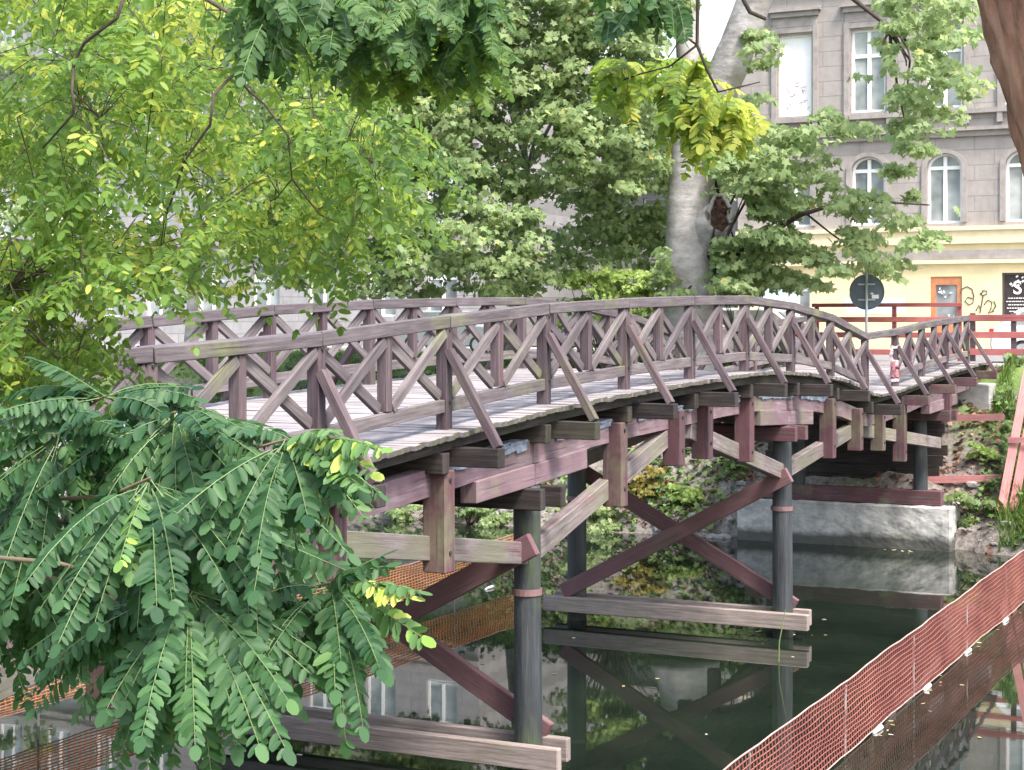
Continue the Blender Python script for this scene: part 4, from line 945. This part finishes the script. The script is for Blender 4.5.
# ---- bright locust, upper left
ta = root('locust_tree', (-5.2, 3.7, GZ), 'tall locust tree with bright yellow-green feathery leaves overhanging from the near bank', 'tree')
tr = MB(); tr.tube([(-5.2, 3.7, GZ - .4), (-5.2, 3.7, GZ + .5), (-5.1, 3.9, 6), (-4.9, 4.2, 8.6)], [.3, .21, .18, .13], 14)
def pl(pxs, d): return [P(a, b, d + 0.15 * math.sin(i * 1.7)) for i, (a, b) in enumerate(pxs)]
limbs = [([(60, -260), (110, -90), (123, 0), (117, 18), (84, 43), (74, 62), (72, 90), (74, 113), (43, 148)], 7.0, .016), ([(60, -260), (140, -60), (203, -3), (234, 16), (238, 51), (234, 74), (214, 94), (210, 125), (185, 160), (167, 214)], 7.2, .018),
         ([(234, 74), (250, 92), (265, 105), (288, 136), (292, 179), (275, 200)], 7.2, .010), ([(-160, 230), (-60, 262), (0, 269), (50, 275)], 7.4, .013), ([(0, 269), (10, 285), (20, 305), (40, 330)], 7.4, .012), ([(60, -260), (250, -120), (380, -40), (430, 20)], 8.0, .013), ([(292, 179), (320, 215), (345, 225)], 7.2, .008),
         ([(72, 90), (100, 118), (140, 130)], 7.1, .008), ([(30, 330), (60, 360), (85, 345)], 7.3, .01), ([(288, 136), (330, 140), (390, 170)], 7.3, .009)]
allp = []; lmesh = MB()
for pxs, d, r in limbs:
    q = pl(pxs, d - .9); lmesh.tube(q, [r * .52 * (1 - .55 * i / (len(q) - 1)) for i in range(len(q))], 8)
    for a, b in zip(q[:-1], q[1:]): allp += [a.lerp(b, k / 4) for k in range(4)]
lmesh.tube([(-4.9, 4.2, 8.5), tuple(P(60, -260, 7.1))], [.1, .035], 8); lmesh.tube([(-5.05, 3.95, 7), tuple(P(-160, 230, 7.4))], [.06, .024], 8)
fr_ = Fronds()
polyA = [(-30, -60), (400, -60), (400, 60), (385, 150), (388, 195), (360, 225), (310, 225), (270, 225), (225, 255), (185, 270), (165, 278), (120, 292), (90, 298), (40, 330), (-30, 340)]
polyA2 = [(-30, -40), (160, -40), (140, 120), (90, 220), (125, 275), (100, 298), (40, 330), (-30, 345)]
polyA3 = [(300, 90), (390, 110), (392, 190), (350, 215), (290, 205), (250, 180)]
holesA = [(205, 95, 18), (130, 190, 28), (130, 160, 22), (268, 75, 20), (215, 200, 16), (25, 20, 18)]
starts = np.concatenate([sample(polyA, 190, 6.2, 9.2), sample(polyA2, 75, 6.2, 8.8), sample(polyA3, 40, 6.4, 8.5)])
starts = np.concatenate([starts[clear(starts, holesA)], sample([(-30, 318), (105, 312), (100, 350), (60, 372), (-30, 385)], 26, 6.2, 7.6)])
for c in starts:
    c = Vector(c); near = min(allp, key=lambda q: (q - c).length); dist = (near - c).length
    dd_ = Vector((random.gauss(0, 1), random.gauss(0, .7), random.gauss(-.45, .5))).normalized(); L = random.uniform(.22, .46)
    if dist < 1.2: lmesh.tube([near, near.lerp(c, .5) + Vector((0, 0, .06)), c], [.0024, .002, .0016], 4)
    e = [c + dd_ * L * k / 6 + Vector((0, 0, -.12)) * (k / 6) ** 2 for k in range(7)]
    lmesh.tube(e, [.003 - .0003 * k for k in range(7)], 4)
    tb = float(np.clip(0.55 + random.gauss(0, .24), .10, .97)); nf = int(L / .038)
    for k in range(nf):
        q = k / nf * 6; i = min(5, int(q)); b = e[i].lerp(e[i + 1], q - i); sgn = 1 if k % 2 else -1
        side = dd_.cross(Vector((0, 0, 1))); side = side.normalized() if side.length > .1 else Vector((1, 0, 0))
        fd = (side * sgn * random.uniform(.5, 1) + dd_ * random.uniform(.3, .8) + Vector((0, 0, random.uniform(-.35, .25)))).normalized()
        up = np.array([0, 0, .8]) + tocam * random.uniform(-.1, .8) + rng.normal(size=3) * .2
        fr_.frond(b, fd, random.uniform(.14, .23), up, random.uniform(.15, .5), random.randint(5, 8), random.uniform(.036, .052), tb, stalk=False, tv=.14, wf=.74)
fr_.build('crown', M['locust'], ta, M['petiole'])
lmesh.build('branch', M['twig'], ta, smooth=True); tr.build('trunk', M['brown_bark'], ta, smooth=True)

# ---- low blue-green locust spray, lower left
sb = P(-330, 500, 2.9); tb_ = root('locust_sapling', (sb.x, sb.y, GZ), 'low locust sapling with large blue-green drooping pinnate leaves in front of the bridge', 'sapling')
f2_ = Fronds(); stm = MB()
hubs = [
 ((189, 590, 2.55), [(35, 688), (78, 712), (60, 655), (125, 700), (150, 742), (172, 778), (212, 780), (235, 745), (262, 720), (288, 700), (302, 664), (326, 625), (90, 640), (118, 742), (195, 745)]),
 ((330, 583, 2.7), [(410, 596), (392, 630), (385, 672), (365, 650), (362, 702), (335, 690), (300, 684), (268, 655), (385, 566), (360, 670), (345, 655)]),
 ((175, 412, 2.85), [(330, 474), (285, 500), (240, 510), (205, 530), (165, 565), (125, 560), (82, 545), (55, 485), (245, 430), (110, 500)]),
 ((285, 440, 2.65), [(372, 472), (364, 496), (362, 515), (322, 505), (300, 520), (262, 560), (236, 545), (210, 520), (340, 458), (300, 500)]),
 ((60, 432, 2.9), [(-45, 520), (-10, 560), (40, 565), (90, 535), (122, 485), (-30, 455), (115, 425), (10, 610)]),
 ((150, 478, 2.6), [(62, 600), (95, 622), (135, 610), (172, 600), (205, 580), (232, 600), (250, 572), (40, 560), (120, 560)]),
 ((20, 555, 3.0), [(-45, 660), (-15, 672), (22, 650), (55, 640), (-35, 600)]),
 ((105, 396, 3.0), [(20, 402), (0, 432), (55, 388), (196, 398), (168, 384), (232, 432), (206, 446), (150, 440)]),
 ((250, 510, 2.75), [(180, 600), (215, 640), (258, 640), (285, 590), (150, 590)]),
]
for (hx, hy, hd), ends in hubs:
    h = P(hx, hy, hd)
    mid = P(hx * .45 - 60, hy * .6 + 205, hd + .1); stm.tube([tuple(P(-300, 560 + random.uniform(-60, 30), 3.3)), tuple(P(hx * .45 - 60, hy * .6 + 215, hd + .42)), tuple(P(hx * .8 - 10, hy + 18, hd + .22)), tuple(h)], [.010, .005, .0035, .002], 6)
    for ex, ey in ends:
        e = P(ex, ey, hd + random.uniform(-.28, .22)); L = (e - h).length
        dark = random.gauss(.38, .10)
        if (ex, ey) in ((410, 596), (372, 472), (340, 458), (402, 566), (364, 496)): dark = .86
        if random.random() < .02: dark = .8
        for rep in range(4):
            e2 = Vector(e) + Vector((random.gauss(-.01, .028), random.gauss(0, .03), random.gauss(0, .03))) * (rep > 0); h2 = Vector(h).lerp(Vector(e2), random.uniform(.0, .16) + .2 * random.random() * (rep > 0))
            if rep >= 2 and random.random() < .35: continue
            up = np.array([0, 0, .9]) + tocam * random.uniform(.1, .75) + rng.normal(size=3) * .15
            f2_.to(h2, e2, random.uniform(.14, .42) * (1.0 if ey > hy + 40 else .6), up, random.uniform(.0255, .0325), dark - .10 * (rep > 0) + random.gauss(0, .06), tv=.11, wf=random.uniform(.70, .86), hang=random.uniform(.25, .6))
polyB = [(-30, 405), (120, 395), (230, 425), (290, 460), (280, 520), (270, 570), (220, 600), (110, 610), (-30, 590)]
for c in sample(polyB, 190, 2.95, 3.5):
    a = Vector(c); e = a + Vector((random.gauss(0, .12), random.gauss(0, .1), random.uniform(-.22, -.05)))
    f2_.to(a, e, random.uniform(.1, .4), np.array([0, 0, .8]) + tocam * random.uniform(.1, .9), random.uniform(.026, .033), random.gauss(.25, .12), tv=.1, wf=.78, hang=.4)
f2_.build('foliage', M['locust_dark'], tb_, M['petiole'])
stm.tube([tuple(P(-60, 555, 2.8)), tuple(P(0, 558, 2.7)), tuple(P(58, 563, 2.66)), tuple(P(112, 578, 2.62)), tuple(P(189, 590, 2.55))], [.0045, .004, .0035, .003, .002], 7)
stm.tube([(sb.x, sb.y, GZ - .3), (sb.x + .02, sb.y, GZ + .5), tuple(P(-320, 560, 2.95))], [.045, .035, .02], 10)
stm.build('stem', M['branch_brown'], tb_, smooth=True)

# ---- leaning brown tree at the right with sprays hanging from above
tc0 = P(1362, 1003, 4.0); tcn = root('locust_tree', (tc0.x, tc0.y, GZ), 'leaning furrowed brown trunk close at the upper right, its leafy sprays hanging at the top', 'tree')
# furrowed trunk as a displaced tube
keys = [P(1385, 1090, 4.0), P(1362, 1000, 4.0), P(1250, 620, 4.0), P(1140, 250, 4.0), P(1078, 40, 4.0), P(1030, -130, 4.0), P(960, -300, 4.1)]
rad = [.27, .23, .205, .19, .185, .175, .14]
vs, fs, uvs = [], [], []; n = 120; rows_ = 150
def keyat(t):
    q = t * (len(keys) - 1); i = min(len(keys) - 2, int(q)); return keys[i].lerp(keys[i + 1], q - i), rad[i] + (rad[i + 1] - rad[i]) * (q - i)
axd = (keys[-2] - keys[1]).normalized(); sa = axd.cross(Vector((0, 1, 0))).normalized(); sbv = sa.cross(axd).normalized(); hgt_ = (keys[-1] - keys[0]).length
from mathutils import noise as mn
for r_ in range(rows_):
    c, rr = keyat(r_ / (rows_ - 1))
    for j in range(n):
        an = 2 * math.pi * j / n; z = r_ / (rows_ - 1) * hgt_
        q = Vector((math.cos(an) * 2.4, math.sin(an) * 2.4, z * 1.5)); w = mn.noise(q * 1.1) * 1.2
        ridge = 1 - abs(mn.noise(Vector((math.cos(an) * 6 + w, math.sin(an) * 6, z * 2.2)))) * 2.0
        R_ = rr + 0.020 * ridge + .006 * mn.noise(q * 7)
        vs.append(tuple(c + (sa * math.cos(an) + sbv * math.sin(an)) * R_))
for r_ in range(rows_ - 1):
    for j in range(n):
        j2 = (j + 1) % n; fs.append((r_ * n + j, r_ * n + j2, (r_ + 1) * n + j2, (r_ + 1) * n + j)); uvs.append([(0, 0)] * 4)
m_ = MB(); m_.v = vs; m_.f = fs; m_.uv = uvs; m_.build('trunk', M['brown_bark'], tcn, smooth=True)
fc = Fronds(); fd2 = Fronds(); lm = MB()
lm.tube([tuple(P(960, -300, 4.1)), tuple(P(800, -330, 4.3)), tuple(P(640, -200, 4.3)), tuple(P(480, -140, 4.2)), tuple(P(300, -110, 3.9))], [.06, .045, .035, .025, .015], 9)
lm.tube([tuple(P(730, -260, 4.3)), tuple(P(700, -80, 4.5)), tuple(P(698, 0, 4.6)), tuple(P(697, 45, 4.6)), tuple(P(707, 70, 4.6)), tuple(P(718, 92, 4.6)), tuple(P(735, 88, 4.6)), tuple(P(760, 82, 4.6))], [.010, .007, .0055, .0045, .004, .0035, .0025, .0015], 6)
lm.tube([tuple(P(697, 45, 4.6)), tuple(P(683, 35, 4.6)), tuple(P(668, 58, 4.6))], [.004, .003, .002], 6)
lm.tube([tuple(P(730, -160, 4.4)), tuple(P(738, -10, 4.4)), tuple(P(750, 12, 4.4)), tuple(P(766, 19, 4.4))], [.008, .006, .006, .005], 6)
def spray(F_, hubs_, d, nf, sx, y0, y1, ti, ll):
    for hx, hy in hubs_:
        h = P(hx, hy, d + random.uniform(-.25, .3))
        for q in range(nf):
            e = P(hx + random.gauss(0, sx), hy + random.uniform(y0, y1), d + random.uniform(-.3, .35)); up = np.array([0, 0, .7]) + tocam * random.uniform(.0, .9) + rng.normal(size=3) * .35
            F_.to(h, e, random.uniform(.05, .4), up, random.uniform(*ll), ti + random.gauss(0, .13), tv=.13, wf=random.uniform(.7, .92), hang=random.uniform(.15, .5))
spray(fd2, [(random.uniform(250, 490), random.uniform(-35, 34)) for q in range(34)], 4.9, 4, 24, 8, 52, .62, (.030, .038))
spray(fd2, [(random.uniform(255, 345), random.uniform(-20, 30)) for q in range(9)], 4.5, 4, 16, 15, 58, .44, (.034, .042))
spray(fc, [(random.uniform(330, 480), random.uniform(30, 80)) for q in range(16)], 5.2, 4, 22, 5, 42, .52, (.030, .038))
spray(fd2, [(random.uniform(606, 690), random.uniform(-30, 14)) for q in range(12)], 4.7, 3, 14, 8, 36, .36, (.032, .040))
spray(fc, [(random.uniform(610, 690), random.uniform(58, 102)) for q in range(16)], 5.0, 3, 17, 2, 40, .82, (.032, .040))
spray(fc, [(697, 62), (704, 75), (712, 88), (722, 95), (732, 96), (742, 100), (700, 95), (690, 90), (728, 108), (712, 106), (738, 112), (694, 108), (686, 116), (680, 104), (702, 118)], 4.9, 4, 13, 12, 56, .96, (.032, .040))  # near-top tint paints these leaves as sunlit
lm.tube([tuple(P(697, 45, 4.9)), tuple(P(670, 66, 5)), tuple(P(640, 74, 5)), tuple(P(612, 84, 5))], [.004, .003, .0025, .002], 5)
lm.tube([tuple(P(730, -160, 4.4)), tuple(P(600, -90, 4.8)), tuple(P(440, -30, 5)), tuple(P(340, 10, 5)), tuple(P(262, 12, 4.9))], [.008, .007, .006, .005, .003], 6)
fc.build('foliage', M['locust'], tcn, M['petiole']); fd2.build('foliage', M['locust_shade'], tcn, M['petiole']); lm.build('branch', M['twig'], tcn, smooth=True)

# ================================================================ BANK PLANTS
def shrub(name, px, py, yw, rx, rz, n, size, m, label, per=60, zbase=None):
    if yw < 42:
        yw = 37.4
        while yw < 42.4 and H(ony(px, py + 6, yw).x, yw) < ony(px, py + 6, yw).z: yw += 0.05
        yw = max(37.9, yw - 0.15)
    c = ony(px, py, yw); zb = H(c.x, c.y) if zbase is None else zbase
    r = root(name, (c.x, c.y, zb), label, 'shrub'); st = MB()
    cs = np.array([(c.x + random.uniform(-1, 1) * rx, c.y + random.uniform(-.5, .5) * rx, c.z + random.uniform(-.9, .8) * rz) for _ in range(n)])
    pts, nn = clump(cs, min(rx, rz) * .55, per, .7); scatter_leaves('foliage', pts, nn, rng.uniform(size * .7, size * 1.3, len(pts)), MAPLE if 'nettle' not in name else OVAL, tinted(pts, len(pts)), m, r)
    for q in cs[::2]: limb(st, (c.x + random.uniform(-.15, .15), c.y, zb - .1), q, .025, .008, .06, 5, 5)
    st.build('stem', M['twig'], r); return r
shrub('shrub', 470, 514, 39.3, 1.0, .42, 22, .12, M['maple_pale'], 'light green shrub on the far bank seen under the first span of the bridge')
shrub('shrub', 415, 506, 40.0, 1.0, .55, 18, .12, M['maple_pale'], 'mid green shrub on the far bank behind the nearest red hangers')
shrub('shrub', 598, 515, 38.9, .70, .62, 20, .12, M['maple_pale'], 'green shrub at the waterline left of the red cross bracing')
shrub('shrub', 638, 484, 39.6, .50, .50, 15, .11, M['yellow_leaf'], 'small yellowing shrub behind the far red cross bracing')
shrub('shrub', 684, 494, 38.7, .42, .36, 14, .10, M['hedge'], 'small lime green plant in the dead leaves behind the red cross brace')
shrub('shrub', 975, 510, 38.4, .55, .45, 14, .13, M['maple'], 'leafy green plant on the right bank beside the concrete abutment')
shrub('shrub', 985, 450, 39.9, .30, .22, 7, .11, M['hedge'], 'small bright green weed on the bank below the concrete block')
shrub('shrub', 1060, 500, 38.6, .8, .6, 14, .13, M['maple'], 'green shrub on the right bank beyond the leaning pink plank')
shrub('shrub', 612, 299, 42.0, 1.45, .85, 80, .12, M['hedge'], 'lime green clipped shrub left of the big grey trunk', 70)
shrub('shrub', 745, 288, 43.2, .7, .5, 12, .13, M['maple'], 'dull green undergrowth at the right foot of the big grey trunk')
shrub('shrub', 350, 470, 39.8, 1.0, .7, 14, .13, M['maple'], 'dark green shrub on the far bank left of the bridge piles')
shrub('shrub', 240, 480, 39.4, 1.3, .8, 16, .13, M['maple'], 'wide green shrub on the far bank behind the low locust sapling')
shrub('shrub', 80, 470, 39.4, 1.4, .8, 16, .13, M['maple_pale'], 'pale green shrub on the far bank at the far left')
# loose ground cover on the slope
def strew(name, n, xr, yr, size, m, label, lift, shape, dens=None, upright=False):
    x = rng.uniform(*xr, n); y = rng.uniform(*yr, n); ph = np.sin(x * 1.7 + 2 * np.sin(y * 1.1)) * np.sin(y * 2.3 + x * .6)
    kp = rng.random(n) < np.clip(.5 + .7 * ph, .05, 1)
    if dens is not None: kp &= dens(x, y)
    x, y = x[kp], y[kp]; z = np.array([H(a, b) for a, b in zip(x, y)]); k = z > 0.02; x, y, z = x[k], y[k], z[k]; n = len(x)
    pts = np.stack([x, y, z + rng.random(n) ** 1.5 * lift + 0.02], 1); nn = np.tile([0, -.35, .9], (n, 1)) + rng.normal(size=(n, 3)) * .45
    o = scatter_leaves(name, pts, nn, rng.uniform(size * .6, size * 1.4, n), shape, rng.random(n), m, None); return tag(o, label, name.replace('_', ' '), kind='stuff')
under = lambda x, y: (x > -13) & (x < -7.6)
strew('ground_cover', 34000, (-34, 4), (37.6, 42.8), .14, M['cover'], 'low green weeds and ivy covering the far canal bank', .38, MAPLE, lambda x, y: ~under(x, y))
strew('leaf_litter', 9000, (-20, 1), (37.7, 42.6), .13, M['litter'], 'brown dead leaves lying on the far bank slope', .05, MAPLE, None)
def grass(n, xr, yr, h, label, dens=None):
    x = rng.uniform(*xr, n); y = rng.uniform(*yr, n)
    if dens is not None: k = dens(x, y); x, y = x[k], y[k]
    z = np.array([H(a, b) for a, b in zip(x, y)]); k = z > .03; x, y, z = x[k], y[k], z[k]; n = len(x)
    b = np.stack([x, y, z - .02], 1); an = rng.uniform(0, 2 * np.pi, n); w = np.stack([np.cos(an), np.sin(an), 0 * an], 1) * .012
    hh = h * rng.uniform(.4, 1.3, n); ln = rng.normal(size=(n, 3)) * .35 * hh[:, None]; ln[:, 2] = 0
    V = np.stack([b - w, b + w, b + ln * .35 + w * .7 + np.array([0, 0, .6]) * hh[:, None], b + ln + np.array([0, 0, 1.0]) * hh[:, None], b + ln * .35 - w * .7 + np.array([0, 0, .6]) * hh[:, None]], 1)
    o = leafmesh('grass', V, 5, [(0, 1, 2, 3, 4)], rng.random(n), M['grass']); return tag(o, label, 'grass', kind='stuff')
grass(30000, (-38, -14.4), (41.6, 50.3), .15, 'short green lawn grass along the top of the far bank')
grass(26000, (-7.6, 3), (37.9, 43), .32, 'long tufted grass on the bank right of the bridge', lambda x, y: (np.sin(x * 2.1) * np.sin(y * 1.7 + x) > -.35) & ((x > -7.0) | (y > 41)))
grass(5000, (-6.9, -1.5), (37.9, 40.2), .62, 'tall pale grass hanging over the water edge at the right bank')
# rubble
rb = MB()
def stone(c, s):
    import bmesh as _b
    bm = _b.new(); _b.ops.create_icosphere(bm, subdivisions=1, radius=1); k = Vector((s * random.uniform(.7, 1.4), s * random.uniform(.7, 1.3), s * random.uniform(.5, .9)))
    bm.verts.ensure_lookup_table(); b = len(rb.v)
    for v in bm.verts: p = Vector((v.co.x * k.x, v.co.y * k.y, v.co.z * k.z)) * random.uniform(.82, 1.15); rb.v.append(tuple(c + p))
    for f in bm.faces: rb.f.append(tuple(b + v.index for v in f.verts)); rb.uv.append([(0, 0)] * len(f.verts))
    bm.free()
for q in range(330):
    x = random.uniform(-8, 2) if q < 110 else random.uniform(-30, -13); y = 37.95 + abs(random.gauss(0, 1.1)); z = H(x, y)
    if y < 42 and z > -.25: stone(Vector((x, y, z)), random.choice((.04, .05, .06, .08, .12, .16)) * random.uniform(.8, 1.2))
tag(rb.build('rubble', simple('pale_rubble', (0.21, 0.20, 0.195), .9, var=.4, scale=3, bmp=.5)), 'broken pale stones strewn along the far bank', 'rubble', kind='stuff')

# ================================================================ LIGHT
world = bpy.data.worlds.new('World'); sc.world = world; world.use_nodes = True
nt = world.node_tree; bg = nt.nodes['Background']; sky = nt.nodes.new('ShaderNodeTexSky'); sky.sky_type = 'NISHITA'; sky.sun_disc = False
SUN = Vector((0.56, -0.30, 1.0)).normalized()
sky.sun_elevation = math.asin(SUN.z); sky.sun_rotation = math.atan2(SUN.x, SUN.y); sky.air_density = 1.6; sky.dust_density = 4.0; sky.ozone_density = 1.0
nt.links.new(sky.outputs[0], bg.inputs[0]); bg.inputs[1].default_value = 0.15
sd = bpy.data.lights.new('sun', 'SUN'); sd.energy = 2.2; sd.angle = math.radians(14); sd.color = (1.0, 0.96, 0.89)
so = bpy.data.objects.new('sun', sd); col.objects.link(so); so.rotation_euler = SUN.to_track_quat('Z', 'Y').to_euler(); so.location = (20, 10, 60)
sc.view_settings.view_transform = 'Standard'; sc.view_settings.look = 'None'; sc.view_settings.gamma = 1; sc.view_settings.exposure = 1.8
sc.cycles.max_bounces = 8; sc.cycles.transparent_max_bounces = 8; sc.cycles.use_denoising = True

'''
hz = MB(); hz.box(-425, 325, -85, 705, -3, 30)
hm_ = bpy.data.materials.new('pale_air'); hm_.use_nodes = True; nt = hm_.node_tree; nt.nodes.clear(); o_ = nt.nodes.new('ShaderNodeOutputMaterial'); v_ = nt.nodes.new('ShaderNodeVolumePrincipled')
v_.inputs['Color'].default_value = (.90, .91, .92, 1); v_.inputs['Density'].default_value = 0.0022; v_.inputs['Anisotropy'].default_value = 0.3; nt.links.new(v_.outputs[0], o_.inputs['Volume'])
'''
